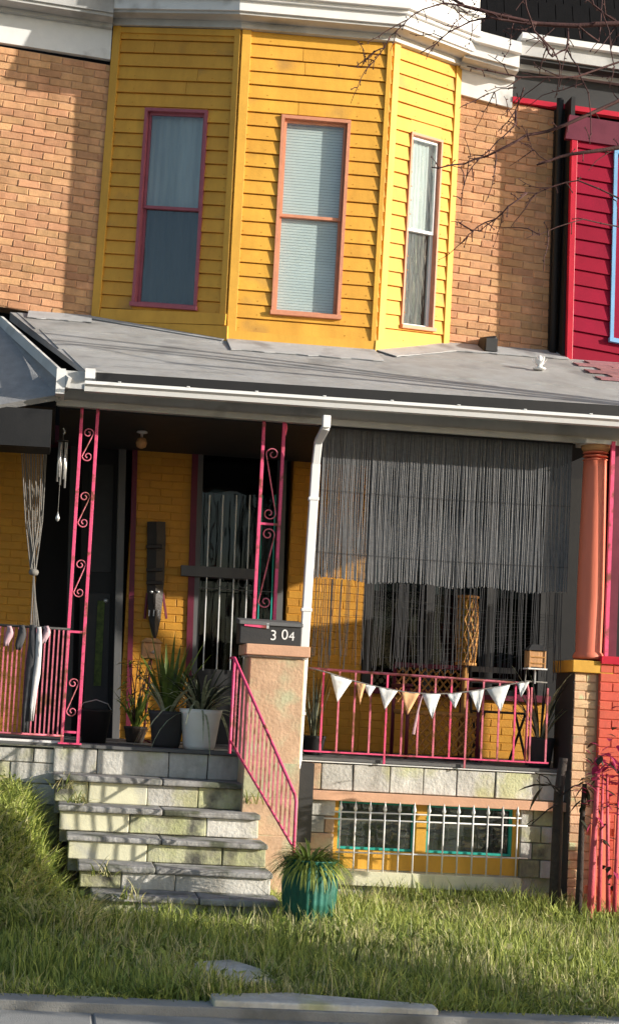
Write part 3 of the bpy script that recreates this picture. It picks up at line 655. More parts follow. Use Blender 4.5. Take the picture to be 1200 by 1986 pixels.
# window with security bars, x 370-552
a, b = ux(370), ux(552)
sw = MB().pq(PI, a, b, 0, 1, -.36, -.30).build('side_window', M['dark_room'], house)
MB().pq(PI, a, b, vy(1300), vy(850), -.20, -.19).build('pane', M['glass_dark'], sw)
for x0, x1, mm in ((368, 380, 'maroon'), (380, 390, 'grey_wood'), (540, 552, 'grey_wood')):
    MB().pxq(PI, [(x0 - 8, 1310), (x1 - 8, 1310), (x1 + 6, 850), (x0 + 6, 850)], -.2, .025).build('casing', M[mm], sw)
MB().pxq(PI, [(352, 1116), (500, 1124), (500, 1104), (352, 1096)], -.1, .08).build('transom_ledge', M['grey_wood'], sw)
MB().pq(PI, a, b, 0, vy(1300, 450), -.29, -.02).build('window_apron', M['charcoal'], sw)
for x in (403, 429, 455, 481, 505, 530):
    MB().tube([PI.hit(x - 9, 1300, .05), PI.hit(x - 2, 1125, .05), PI.hit(x + 4, 960, .05)], .006, 6).build('bar', M['white' if x < 500 else 'tealpaint'], sw)
MB().tube([PI.hit(385, 1140, .05), PI.hit(545, 1149, .05)], .006, 6).build('bar', M['grey_wood'], sw)
for sx in (430, 470):
    sc = [PI.hit(sx + 12 * math.cos(t) * (1 - t / 9), 1128 + 14 * math.sin(t) * (1 - t / 9), .055) for t in [i * .35 for i in range(18)]]
    MB().tube(sc, .004, 5).build('scroll', M['grey_wood'], sw)
# big front window behind the reed blind, x 702-1062
a, b = ux(704), ux(1060)
fw = MB().pq(PI, a, b, wv, 1, -.36, -.30).build('front_window', M['dark_room'], house)
MB().pq(PI, a + .005, b - .005, wv + .02, vy(905, 850), -.16, -.155).build('pane', M['glass_dark'], fw)
MB().pq(PI, a + .01, b - .01, vy(1150, 850), vy(905, 850), -.19, -.18).build('roller_shade', M['curtain_grey'], fw)
for u in (a, a + (b - a) * .33, a + (b - a) * .66, b - .012): MB().pq(PI, u, u + .012, wv, vy(890, 850), -.18, .012).build('mullion', M['charcoal'], fw)
MB().pq(PI, a - .006, b + .006, wv - .012, wv + .012, -.18, .05).build('sill', M['maroon'], fw)
MB().pq(PI, a, b, vy(905, 850), 1, -.3, -.02).build('window_head', M['charcoal'], fw)
# porch floor boards
fl = MB().box(-2.2, 7.2, 0.02, YW, ZF - .16, ZF - .026).build('porch_floor', M['charcoal'], house)
for i in range(14):
    MB().box(-2.2, 7.2, .0 + i * .143 - .03, .0 + i * .143 + .108, ZF - .0255, ZF + random.uniform(-.002, .001)).build('floor_board', M['grey_wood'], fl)
hk = W(276, 836, .9)
ln = thing('ceiling_lamp', (hk.x, .9, 3.86), 'tiny brass ceiling lamp hanging under the porch ceiling left of centre', 'lamp')
MB().lathe((hk.x, .9, 3.72), [(.02, .14), (.045, .135), (.05, .12), (.012, .11), (.01, .08)][::-1], 14).build('canopy', M['steel'], ln, smooth=True)
MB().lathe((hk.x, .9, 3.70), [(.01, 0), (.04, .015), (.05, .05), (.035, .09), (.01, .1)], 14).build('shade', M['wood_tan'], ln, smooth=True)

# ================================================================== PORCH BASE, BASEMENT WINDOW
PB = Patch(W(590, 1482, 0), W(1090, 1505, 0), W(580, 1775, 0), W(1080, 1790, 0))
tlx, trx = 1.95, 5.6
P0 = Patch((tlx, 0, ZF - .03), (trx, 0, ZF - .03), (tlx, 0, -.15), (trx, 0, -.15))
def u0x(x, y=1620): return P0.st(x, y)[0]
def v0y(y, x=830): return P0.st(x, y)[1]
wu0, wu1, wv0, wv1 = u0x(648), u0x(1008), v0y(1692), v0y(1560)
s = MB(); s.pq(P0, 0, wu0, 0, 1, -.25, -.04); s.pq(P0, wu1, 1, 0, 1, -.25, -.04); s.pq(P0, wu0, wu1, wv1, 1, -.25, -.04); s.pq(P0, wu0, wu1, 0, wv0, -.25, -.04)
pb = s.build('porch_base_wall', M['stone'], house)
def block(P, u0, u1, v0, v1, m, name, parent, d=.0, g=.004):
    gu, gv = g / P.w, g / P.h; b = MB(); dd = d + random.uniform(-.006, .008)
    j = lambda: random.uniform(-.003, .003)
    b.hexa([P.P(u0 + gu, v0 + gv, dd + j()), P.P(u1 - gu, v0 + gv, dd + j()), P.P(u1 - gu, v1 - gv, dd + j()), P.P(u0 + gu, v1 - gv, dd + j())], [P.P(u0 + gu, v0 + gv, -.05), P.P(u1 - gu, v0 + gv, -.05), P.P(u1 - gu, v1 - gv, -.05), P.P(u0 + gu, v1 - gv, -.05)])
    return b.build(name, M[m], parent, bevel=.006)
# top course of pale stone blocks
xs = [560, 622, 684, 755, 820, 885, 960, 1045, 1120, 1200, 1290]
for i in range(len(xs) - 1): block(P0, max(u0x(xs[i], 1515), 0), min(u0x(xs[i + 1], 1515), 1), v0y(1542), v0y(1490), 'stone' if i not in (0,) else 'stone_tan', 'stone_block', pb)
MB().pq(P0, 0, 1, v0y(1489), 1, -.03, .02).build('porch_edge', M['white'], pb, bevel=.003)
MB().pq(P0, u0x(596), u0x(1092), v0y(1561), v0y(1543), -.03, .06).build('stone_lintel', M['lintel'], pb, bevel=.005)
MB().pq(P0, u0x(650), u0x(1008), v0y(1722), v0y(1694), -.12, .07).build('window_ledge', M['cream'], pb, bevel=.005)
rowsy = [1561, 1592, 1625, 1658, 1694]
for r in range(4):
    for xs in ([598, 628, 648] if r % 2 else [598, 648], [1008, 1048, 1072] if r % 2 else [1008, 1032, 1072]):
        for i in range(len(xs) - 1): block(P0, max(0, u0x(xs[i])), u0x(xs[i + 1]), v0y(rowsy[r + 1]), v0y(rowsy[r]), random.choice(['stone', 'stone_tan'] if xs[0] < 700 else ['stone', 'stone', 'stone_moss']), 'stone_block', pb)
for r, (y0, y1) in enumerate(((1722, 1748), (1748, 1778))):
    x = 598 - 20 * (r % 2)
    while x < 1290:
        x1 = x + random.choice((46, 58, 70)); block(P0, max(0, u0x(x)), min(1, u0x(x1)), v0y(y1), v0y(y0), random.choice(('stone', 'stone_tan', 'stone_moss', 'cream')), 'stone_block', pb); x = x1
for r in range(5):
    y0, y1 = [1694, 1658, 1625, 1592, 1561, 1561][r + 1] , [1722, 1694, 1658, 1625, 1592][r]
    x = 1072
    while x < 1280:
        x1 = x + 52; block(P0, u0x(x), min(1, u0x(x1)), v0y(y1), v0y(y0), random.choice(('stone', 'pier_brick', 'stone_tan')), 'stone_block', pb); x = x1
# basement window
bw = MB().pq(P0, wu0, wu1, wv0, wv0 + (v0y(1656) - wv0), -.12, -.03).build('basement_window', M['yellow_trim'], pb)
MB().pq(P0, wu0 + .001, wu1 - .001, wv0, wv1, -.30, -.26).build('room_backing', M['dark_room'], bw)
for x0, x1 in ((643, 656), (806, 828), (996, 1010)): MB().pq(P0, u0x(x0), u0x(x1), v0y(1656), wv1, -.11, -.035).build('frame_post', M['yellow_trim'], bw)
for x0, x1 in ((656, 806), (828, 996)):
    m_ = MB(); a, b, c, d = u0x(x0), u0x(x1), v0y(1655), v0y(1562); t = .018
    m_.pq(P0, a, a + t / P0.w, c, d, -.10, -.06); m_.pq(P0, b - t / P0.w, b, c, d, -.10, -.06); m_.pq(P0, a + t / P0.w, b - t / P0.w, c, c + t / P0.h, -.10, -.06); m_.pq(P0, a + t / P0.w, b - t / P0.w, d - t / P0.h, d, -.10, -.06)
    m_.build('sash', M['tealpaint'], bw)
    MB().pq(P0, a + t / P0.w, b - t / P0.w, c, d, -.095, -.09).build('pane', M['glass'], bw)
    MB().pq(P0, a, b, c, d, -.2, -.195).build('curtain', M['curtain_dark'], bw)
gr = thing('window_grille', P0.P((wu0 + wu1) / 2, wv0, .06), 'white security grille with spear tips over the basement window', 'window grille')
def gx(x, y, d=.06): return P0.hit(x, y, d)
for i in range(13):
    x = 658 + i * 28.6; t = gx(x + 1, 1562 + i * 1.0); b_ = gx(x - 3, 1694 + i * 1.1); t.x = b_.x
    br = MB().tube([b_, t], .0065, 6).build('bar', M['white'], gr, smooth=True)
    MB().lathe(t, [(.0065, -.045), (.016, -.02), (.011, -.005), (.0, .045)], 8).build('spear_tip', M['white'], br, smooth=True)
for x0, y0, x1, y1 in ((648, 1574, 1010, 1587), (628, 1587, 1022, 1602), (650, 1652, 1022, 1665)):
    MB().tube([gx(x0, y0, .055), gx(x1, y1, .055)], .007, 6).build('rail', M['white'], gr, smooth=True)
for x, y in ((630, 1587), (1020, 1601)): MB().tube([gx(x, y, .055), gx(x, y, -.03)], .007, 6).build('bracket', M['white'], gr)

# ================================================================== STEPS
st = thing('front_steps', (1.0, -.75, 0), 'mossy stone front steps climbing to the porch floor', 'steps')
edges = [(100, 486), (102, 494), (112, 506), (128, 520), (150, 530), (176, 545)]
zt = [ZF, .90, .69, .50, .32, .155]; yt = [0.0, -.30, -.60, -.90, -1.20, -1.50]
for i in range(6):
    xa = WZ(edges[i][0], 0, 0).x if False else W(edges[i][0], 1450 + i * 58, yt[i]).x; xb = W(edges[i][1], 1450 + i * 58, yt[i]).x
    z1 = zt[i]; z0 = zt[i + 1] if i < 5 else -.15
    # tread: two or three long stones
    if i > 0:
        cuts = [xa] + sorted(random.uniform(xa + .45, xb - .45) for _ in range(1)) + [xb]
        for a, b in zip(cuts[:-1], cuts[1:]):
            dz = random.uniform(-.006, .006); m_ = MB(); y_f = yt[i] - .045 + random.uniform(-.012, .012)
            j = lambda: random.uniform(-.008, .008)
            m_.hexa([(a + .003, y_f + j(), z1 - .045), (b - .003, y_f + j(), z1 - .045), (b - .003, y_f + j(), z1 + dz), (a + .003, y_f + j(), z1 + dz)], [(a + .003, yt[i - 1] + .01, z1 - .045), (b - .003, yt[i - 1] + .01, z1 - .045), (b - .003, yt[i - 1] + .01, z1 + dz), (a + .003, yt[i - 1] + .01, z1 + dz)])
            m_.build('tread', M['tread'], st, bevel=.012)
    zc = z1 - (.046 if i > 0 else .03)
    x = xa + .02
    while x < xb - .02:
        x2 = x + random.uniform(.26, .62)
        if xb - x2 < .15: x2 = xb - .01
        m_ = MB(); yy = yt[i] + random.uniform(-.004, .01)
        jj = lambda: random.uniform(-.007, .007)
        m_.hexa([(x + .003 + jj() * .4, yy + jj(), z0 + .001), (x2 - .003 + jj() * .4, yy + jj(), z0 + .001), (x2 - .003 + jj() * .4, yy + jj(), zc - .001), (x + .003 + jj() * .4, yy + jj(), zc - .001)], [(x + .003, yt[i] + .14, z0 + .001), (x2 - .003, yt[i] + .14, z0 + .001), (x2 - .003, yt[i] + .14, zc - .001), (x + .003, yt[i] + .14, zc - .001)])
        m_.build('riser_stone', M[random.choice(('stone_moss', 'stone', 'stone_moss', 'stone', 'stone', 'cream') if i else ('stone', 'stone', 'cream', 'stone', 'stone_tan'))], st, bevel=.008)
        x = x2
    MB().box(xa + .03, xb - .03, yt[i] + .13, .25, z0 - .1, zc - .005).build('core', M['stone'], st)
# left neighbour's wall beside the steps
PN = Patch((-2.2, .02, ZF - .0), (.13, .02, ZF - .0), (-2.2, .02, .3), (.13, .02, .3))
nw = MB().pq(PN, 0, 1, 0, 1, -.2, -.03).build('porch_base_wall', M['stone'], lhouse)
for r in range(5):
    x = -(r % 2) * .18
    while x < PN.w:
        block(PN, max(x, 0) / PN.w, min(x + .42, PN.w) / PN.w, r / 5, (r + 1) / 5 - (.06 if r == 4 else 0), random.choice(('stone', 'stone', 'stone_moss')), 'stone_block', nw); x += .42
MB().pq(PN, 0, 1, .955, 1.02, -.05, .03).build('porch_edge', M['white'], nw, bevel=.004)
# mailbox pier
pz = 2.0
pf, pk = -.42, -.02
xa, xb = W(481, 1350, pf).x, W(588, 1350, pf).x
pier = thing('mailbox_pier', ((xa + xb) / 2, (pf + pk) / 2, 0), 'rendered stone pier with a tan cap carrying the black mailbox', 'pier')
MB().box(xa, xb, pf, pk, -.1, pz - .10).build('shaft', M['stone_tan'], pier, bevel=.01)
MB().box(xa - .015, xb + .02, pf - .012, pk + .02, pz - .10, pz - .085).build('cap_joint', M['stone'], pier)
MB().box(xa - .04, xb + .03, pf - .05, pk + .03, pz - .0845, pz).build('cap', M['lintel'], pier, bevel=.006)
for i, z in enumerate((.95, .66, .38)):
    MB().box(xa + .0, xb + .0, pf - .004, pf - .0005, z - .14, z + .13).build('stone_face', M['stone_tan'], pier, bevel=.003)
# charcoal box painting the darkness of the gap between pier and porch wall
MB().box(xb + .002, W(604, 1550, -.1).x, -.16, -.045, .45, 1.08).build('gap_shade', M['charcoal'], house)
# mailbox
mbx = thing('mailbox', ((xa + xb) / 2, -.22, pz), 'black wall mailbox with a pink flag lying on the tan pier cap', 'mailbox')
mx0, mx1 = W(466, 1222, -.35).x, W(586, 1222, -.35).x
MB().box(mx0, mx1, -.33, -.12, pz + .001, pz + .165).build('box', M['charcoal'], mbx, bevel=.008)
ld_ = MB().hexa([(mx0 - .008, -.345, pz + .155), (mx1 + .008, -.345, pz + .155), (mx1 + .008, -.335, pz + .185), (mx0 - .008, -.335, pz + .185)], [(mx0 - .008, -.11, pz + .166), (mx1 + .008, -.11, pz + .166), (mx1 + .008, -.11, pz + .215), (mx0 - .008, -.11, pz + .215)]).build('lid', M['grey_wood'], mbx, bevel=.004)
f_a, f_b = W(474, 1212, -.335), W(517, 1214, -.335)
fo = MB().hexa([(f_a.x, -.340, f_a.z - .006), (f_b.x, -.340, f_b.z - .02), (f_b.x, -.340, f_b.z + .02), (f_a.x, -.340, f_a.z + .014)], [(f_a.x, -.331, f_a.z - .006), (f_b.x, -.331, f_b.z - .02), (f_b.x, -.331, f_b.z + .02), (f_a.x, -.331, f_a.z + .014)]).build('flag', M['pink'], mbx)
MB().box(f_b.x, f_b.x + .018, -.342, -.331, f_b.z - .02, f_b.z + .02).build('flag_end', M['steel'], mbx)
def text(s, loc, size, m, parent, name):
    cu = bpy.data.curves.new('t', 'FONT'); cu.body = s; cu.size = size; cu.extrude = .001
    t = bpy.data.objects.new('t', cu); COL.objects.link(t); bpy.context.view_layer.update()
    me = bpy.data.meshes.new_from_object(t.evaluated_get(bpy.context.evaluated_depsgraph_get())); bpy.data.objects.remove(t)
    me.transform(Matrix.Rotation(math.pi / 2, 4, 'X')); me.transform(Matrix.Translation(loc)); me.materials.clear(); me.materials.append(m)
    me.name = name; o = bpy.data.objects.new(name, me); link(o, parent); return o
tp = W(523, 1241, -.335)
text('3', (tp.x, -.332, tp.z), .115, M['white'], mbx, 'house_number'); text('0', (tp.x + .09, -.332, tp.z + .01), .115, M['white'], mbx, 'house_number'); text('4', (tp.x + .15, -.332, tp.z + .005), .10, M['white'], mbx, 'house_number')

# ================================================================== PINK IRON
def scroll(c, r, h, sgn, n=30):
    """S-scroll: two spirals joined by a straight bar, lying in the XZ plane"""
    low = []
    for q in np.linspace(0, 1, 22):
        a = math.pi + q * 7.6; rr = r * (1 - .72 * q); cx_ = .0
        low.append((rr * math.cos(a) + q * r * .1, -h / 2 + r + rr * math.sin(a)))
    top = [(-x, -z) for x, z in low][::-1]
    return [Vector((c[0] + x * sgn, c[1], c[2] + z)) for x, z in top + low]
def lattice_post(xtop, ytop, xtop2, xbot, ybot, xbot2, scr, name, label):
    a, b = W(xtop, ytop, -.03), W(xtop2, ytop, -.03); c, d = W(xbot, ybot, -.03), W(xbot2, ybot, -.03)
    t = thing(name, ((c.x + d.x) / 2, -.03, c.z), label, 'porch post', 'ornamental iron porch posts')
    x0, x1 = (a.x + c.x) / 2, (b.x + d.x) / 2
    zl = c.z; zh = ZBL + .04
    for x in (x0, x1):
        MB().box(x - .013, x + .013, -.043, -.017, zl, zh).build('upright', M['pink'], t, bevel=.002)
    for yy in scr['rails']:
        z = W((xtop + xbot) / 2, yy, -.03).z; MB().box(x0 + .0135, x1 - .0135, -.040, -.020, z - .009, z + .009).build('crossbar', M['pink'], t)
    for (ya, yb, s) in scr['s']:
        z1, z0 = W((xtop + xbot) / 2, ya, -.03).z, W((xtop + xbot) / 2, yb, -.03).z
        MB().tube(scroll(((x0 + x1) / 2, -.03, (z0 + z1) / 2), .042, abs(z1 - z0), s), .0055, 6).build('scroll', M['palepink'], t, smooth=True)
    MB().box(x0 - .03, x1 + .03, -.06, 0, zl - .012, zl + .0).build('foot', M['pink'], t)
    return t, x0, x1
lattice_post(152, 825, 185, 126, 1440, 155, dict(rails=(1225, 1420), s=((828, 893, 1), (952, 1022, 1), (1084, 1158, 1), (1315, 1390, 1))), 'iron_post', 'pink iron post with S scrolls at the head of the steps')
p2c = W(500, 1245, -.1)
t, x0, x1 = lattice_post(510, 852, 548, 490, 1246, 531, dict(rails=(1015,), s=()), 'iron_post', 'pink iron post standing above the mailbox')
for za, zb, sg in ((868, 1008, -1), (1024, 1180, 1)):
    zA = W(520, za, -.03).z; zB = W(520, zb, -.03).z
    MB().tube(scroll(((x0 + x1) / 2, -.03, (zA + zB) / 2), .052, zA - zB, sg), .0055, 6).build('scroll', M['palepink'], t, smooth=True)
MB().tube([(x1 + .012, -.03, ZBL - .1), (x1 + .02, -.03, ZBL - .04), (x1 + .012, -.03, ZBL + .0)], .01, 6).build('finial', M['pink'], t)
# porch railing (right)
rl = thing('porch_railing', (3.1, -.06, ZF), 'long pink porch railing with bunting strung across it', 'railing')
def rail(p, q, r, m, parent, name='rail'): return MB().tube([p, q], r, 8).build(name, M[m], parent, smooth=True)
YRL = -.05
ra, rb = W(598, 1296, YRL), W(1022, 1326, YRL); rc, rd = W(588, 1456, YRL), W(1062, 1480, YRL)
zt_, zb_ = (ra.z + rb.z) / 2, (rc.z + rd.z) / 2
MB().tube([(ra.x, YRL, ra.z), (rb.x - .03, YRL, rb.z), (rb.x + .0, YRL, rb.z - .015), (rb.x + .01, YRL, rb.z - .06), (rb.x + .005, YRL, zb_ - .0)], .011, 8).build('top_rail', M['palepink'], rl, smooth=True)
MB().beam((rc.x, YRL, rc.z), (rd.x, YRL, rd.z), .02, .012).build('bottom_rail', M['pink'], rl)
for i in range(15):
    xb_ = 620 + i * 31.2; B = W(xb_, 1462, YRL); z1 = ra.z + (rb.z - ra.z) * (B.x - ra.x) / (rb.x - ra.x)
    zz = rc.z + (rd.z - rc.z) * (B.x - rc.x) / (rd.x - rc.x)
    if B.x > rb.x: z1 = zz + .62
    leg = i in (4, 9)
    MB().box(B.x - .007, B.x + .007, YRL - .007, YRL + .007, (zz + .0065) if not leg else ZF - .03, z1 - .008).build('baluster', M['palepink' if i % 4 else 'pink'], rl)
# stair railing
sr = thing('stair_railing', (1.9, -.9, .5), 'pink sloping stair railing with close balusters beside the steps', 'railing')
ta, tb = W(455, 1276, -.44), W(572, 1542, -1.50); ba, bb = W(440, 1436, -.44), W(541, 1640, -1.50)
tb.x = tb.x; bb.x = tb.x - .0; ba.x = ta.x
MB().tube([ta + Vector((-.02, .05, .0)), ta, tb, tb + Vector((.006, -.02, -.04)), Vector((tb.x + .006, tb.y - .02, .3))], .012, 8).build('handrail', M['pink'], sr, smooth=True)
MB().tube([ba, bb], .010, 8).build('bottom_rail', M['pink'], sr, smooth=True)
MB().tube([ta, ba, Vector((ba.x, ba.y, ba.z - .10))], .012, 8).build('newel', M['pink'], sr, smooth=True)
for i in range(1, 16):
    f = i / 16; p = ta.lerp(tb, f); q = ba.lerp(bb, f); q.x = p.x; q.y = p.y
    MB().box(p.x - .006, p.x + .006, p.y - .006, p.y + .006, q.z + .006, p.z - .008).build('baluster', M['palepink'], sr)
# neighbour's railing (left)
lr = thing('porch_railing', (-.4, -.04, ZF), 'neighbour railing of thin pink bars at the left edge, cloth scraps on its top', 'railing')
la_, lb_ = W(-70, 1213, -.04), W(130, 1218, -.04); lz = W(60, 1216, -.04).z
rail(Vector((la_.x, -.04, lz)), Vector((.13, -.04, lz)), .011, 'charcoal', lr, 'top_rail'); rail(Vector((la_.x, -.04, ZF + .06)), Vector((.13, -.04, ZF + .06)), .009, 'palepink', lr, 'bottom_rail')
for i in range(26):
    x = .115 - i * .036; MB().box(x - .006, x + .006, -.046, -.034, ZF + .068, lz - .01).build('baluster', M['palepink'], lr)
def rag(x, y, w, h, Y, m, nm, lab, grp='scraps of cloth tied along the left railing'):
    c = W(x, y, Y); vs = []; n = 7
    for j in range(n):
        t = j / (n - 1); ww = w * (.5 + .5 * math.sin(t * 2.6 + .4)) * random.uniform(.8, 1.1)
        for i in range(4): vs.append((c.x + (i / 3 - .5) * ww + .01 * math.sin(t * 5), Y + .012 * math.sin(i * 2 + t * 4), c.z - h * t))
    b = MB(); b.add(vs, [(j * 4 + i, j * 4 + i + 1, (j + 1) * 4 + i + 1, (j + 1) * 4 + i) for j in range(n - 1) for i in range(3)])
    o = b.build(nm, M[m], smooth=True); s = o.modifiers.new('solid', 'SOLIDIFY'); s.thickness = .006
    return tag(o, lab, 'cloth', grp)
rag(18, 1214, .05, .16, -.065, 'cloth_pink', 'cloth_scrap', 'short pink cloth scrap nearest the left edge of the rail')
rag(42, 1212, .07, .20, -.068, 'cloth_dark', 'cloth_scrap', 'dark cloth scrap between the pink one and the hanging ropes')
rag(64, 1212, .08, .86, -.07, 'cloth_dark', 'hanging_cloth', 'long charcoal cloth hanging to the floor under the gathered ropes', None)
rag(76, 1216, .05, .75, -.085, 'cloth', 'hanging_cloth', 'narrow pale cloth strip hanging beside the charcoal cloth', None)
rag(90, 1214, .05, .14, -.066, 'cloth_pink', 'cloth_scrap', 'pink cloth scrap right of the long hanging cloths')

# ================================================================== COLUMN AND BRICK PIER
cbz = W(1140, 1278, -.12).z; YC = -.02
cc = W(1147, 1080, YC)
col = thing('porch_column', (cc.x, YC, cbz), 'round terracotta painted column with a tan capital on the right brick pier', 'column')
H = ZBR - cbz
MB().lathe((cc.x, YC, cbz), [(.125, 0), (.13, .02), (.12, .045), (.108, .06), (.112, .5), (.108, H * .5), (.098, H - .2), (.096, H - .12)], 32).build('shaft', M['terracotta'], col, smooth=True)
for i, z in enumerate((.115, .085, .055)): MB().lathe((cc.x, YC, cbz + H), [(.096, -z - .012), (.106, -z - .006), (.096, -z + .002)], 28).build('neck_ring', M['terracotta'], col, smooth=True)
MB().lathe((cc.x, YC, cbz + H), [(.098, -.05), (.115, -.03), (.12, 0)], 28).build('capital', M['wood_tan'], col, smooth=True)
MB().box(cc.x - .13, cc.x + .13, YC - .13, YC + .13, cbz + H, ZBR + .034).build('abacus', M['white'], col)
# pier: left face shade painted as a charcoal slab, front of pale brick
px0, px1 = W(1107, 1500, -.14).x, W(1151, 1500, -.14).x
pcx0, pcx1 = px0, cc.x + .14
bpz = cbz - .015
bpier = thing('brick_pier', ((px0 + pcx1) / 2, -.12, 0), 'pale brick pier with a yellow stone cap under the round column', 'pier')
MB().box(px0 + .012, pcx1, -.125, .30, -.1, bpz - .10).build('core', M['mortar'], bpier)
MB().box(px0 - .03, pcx1 + .02, -.17, .33, bpz - .10, bpz).build('cap', M['yellow_trim'], bpier, bevel=.006)
MB().box(px0 - .005, px0 + .011, -.126, .301, -.1, bpz - .101).build('side_shade', M['charcoal'], bpier)
Pp = Patch((px0, -.125, bpz - .105), (pcx1, -.125, bpz - .105), (px0, -.125, -.1), (pcx1, -.125, -.1))
brickwork(Pp, bpier, 'pier_brick', pitch=.072, length=.2, umax=(px1 - px0) / (pcx1 - px0))
# red painted neighbour base to the right of the pier
Pn = Patch((px1 + .012, -.165, bpz - .02), (6.2, -.165, bpz - .02), (px1 + .012, -.165, -.1), (6.2, -.165, -.1))
rwp = MB().pq(Pn, 0, 1, 0, 1, -.03, 0).build('porch_parapet', M['redwall'], rhouse)
brickwork(Pn, rwp, 'redwall', name='painted_brick', jit=.0012, gap=.004, umax=.5)
MB().pq(Pn, -.0, 1, 1.0, 1.03, -.3, .03).build('parapet_cap', M['crimson_trim'], rhouse)
MB().hexa([(6.25, -.02, ZF), (8.6, -.02, ZF), (8.6, -.02, 3.9), (6.25, -.02, 3.48)], [(6.25, .02, ZF), (8.6, .02, ZF), (8.6, .02, 3.9), (6.25, .02, 3.48)]).build('unseen_sun_blocker', M['maroon'], rhouse)  # unseen screen added to shade the porch wall, top slanted for its shadow edge
npx = W(1180, 1000, -.15).x
MB().box(npx, npx + .03, -.16, -.13, bpz + .02, 3.86).build('iron_post', M['pink'], rhouse)
MB().box(npx + .032, npx + .12, -.1, .1, bpz + .02, 3.86).build('porch_post', M['maroon'], rhouse)

# ================================================================== DOWNSPOUT
dz = [W(632, 800, -.43), W(630, 828, -.43), W(616, 850, -.16), W(612, 880, -.12)]
dsm = MB()
pts = [W(633, 806, -.43), W(632, 828, -.43), W(617, 856, -.20), W(612, 900, -.16), W(576, 1470, -.16), W(572, 1490, -.30)]
ds = []
for i in range(len(pts) - 1):
    o = MB().beam(pts[i], pts[i + 1] + (pts[i + 1] - pts[i]).normalized() * .01, .062 if i < 3 else .07, .055, up=(0, -1, .02)).build('downspout' if i == 3 else 'downspout_elbow', M['white_clean'], house, bevel=.006)
for f in (.12, .5, .85):
    p = pts[3].lerp(pts[4], f); MB().box(p.x - .042, p.x + .042, p.y - .034, p.y + .03, p.z - .012, p.z + .012).build('downspout_strap', M['white_clean'], house)

# ================================================================== REED BLIND
bl = thing('reed_blind', (3.1, .03, 2.0), 'grey reed blind hanging in the wide right bay of the porch', 'blind')
ba_, bb_ = W(606, 1000, .04).x + .02, W(1104, 1000, .04).x
zt0 = ZB + .02; N = 230; m_ = MB()
for i in range(N):
    x = ba_ + (bb_ - ba_) * (i + .5) / N; zz = W(850, 1136, .04).z + random.uniform(-.009, .007) + .012 * math.sin(i * .09)
    y = .04 + random.uniform(-.004, .004); r = random.uniform(.003, .0056); dx = random.uniform(-.011, .011)
    m_.tube([(x, y, zt0), (x + dx, y + .004, (zt0 + zz) / 2), (x - dx, y, zz)], r, 4)
tag(m_.build('reeds', M['string'], bl), kind='stuff')
for i in range(150):     # long cords below the slatted part
    x = random.uniform(ba_ + .03, bb_ - .03); z1 = W(850, 1136, .04).z; z0 = W(850, 1292, .04).z + random.uniform(-.1, .05)
    MB().tube([(x, .04, z1), (x + random.uniform(-.01, .01), .045, (z0 + z1) / 2), (x + random.uniform(-.02, .02), .04, z0)], random.uniform(.0014, .0032), 4).build('cord', M['cord'], bl)
for y in (965, 1085):
    z = W(850, y, .03).z; MB().tube([(ba_, .028, z), ((ba_ + bb_) / 2, .026, z - .01), (bb_, .028, z)], .0018, 4).build('weave_cord', M['cord'], bl)
MB().box(ba_, bb_, .02, .07, zt0 - .01, zt0 + .05).build('head_rail', M['charcoal'], bl)
# netting of thin strings fanning from the right-hand post
sn = thing('string_net', (4.0, .1, 1.9), 'fan of pale strings stretched from the pier into the porch', 'net')
for i in range(12):
    a = W(1085, 1195 + i * 5, .1); b = W(690 + random.uniform(-60, 160), 1150 + i * 14, .1)
    MB().tube([a, a.lerp(b, .5) + Vector((0, 0, -.03)), b], .0015, 4).build('strand', M['cord'], sn)

# ================================================================== BUNTING
bu = thing('pennant_bunting', (3.0, -.09, 1.9), 'string of pale triangular pennants looped along the porch railing', 'bunting')
YBU = -.085
sp = [(600, 1295), (640, 1306), (690, 1322), (740, 1334), (790, 1343), (835, 1346), (880, 1345), (930, 1338), (975, 1330), (1020, 1321), (1060, 1324)]
MB().tube([W(x, y, YBU) for x, y in sp], .006, 6).build('cord', M['rope'], bu, smooth=True)
def sy(x):
    for (a, b), (c, d) in zip(sp[:-1], sp[1:]):
        if a <= x <= c: return b + (d - b) * (x - a) / (c - a)
    return sp[-1][1]
def pennant(x0, x1, tipx, tipy, m):
    n = 6; vs = []
    A, B, T = W(x0, sy(x0) + 1, YBU - .008), W(x1, sy(x1) + 1, YBU - .008), W(tipx, tipy, YBU - .03)
    for j in range(n):
        t = j / (n - 1); L = A.lerp(T, t); R = B.lerp(T, t * .985)
        for i in range(5):
            p = L.lerp(R, i / 4); vs.append(p + Vector((0, .012 * math.sin(i * 1.5 + t * 4 + x0) * (1 - t * .5), 0)))
    o = MB().add(vs, [(j * 5 + i, j * 5 + i + 1, (j + 1) * 5 + i + 1, (j + 1) * 5 + i) for j in range(n - 1) for i in range(4)]).build('pennant', M[m], bu, smooth=True)
    s = o.modifiers.new('solid', 'SOLIDIFY'); s.thickness = .0025; return o
for a in ((641, 682, 654, 1362, 'pennant'), (691, 708, 698, 1366, 'pennant_o'), (704, 728, 716, 1352, 'pennant'), (734, 770, 746, 1376, 'pennant'), (777, 812, 790, 1386, 'pennant_o'), (818, 854, 837, 1394, 'pennant'), (866, 894, 882, 1374, 'pennant'), (908, 938, 927, 1382, 'pennant'), (943, 988, 970, 1380, 'pennant'), (1002, 1026, 1009, 1352, 'pennant')): pennant(*a)
a, b = W(810, 1378, -.1), W(801, 1424, -.1)
MB().tube([W(818, 1350, YBU), a, b], [.003, .008, .012], 6).build('tassel', M['cloth_pink'], bu)

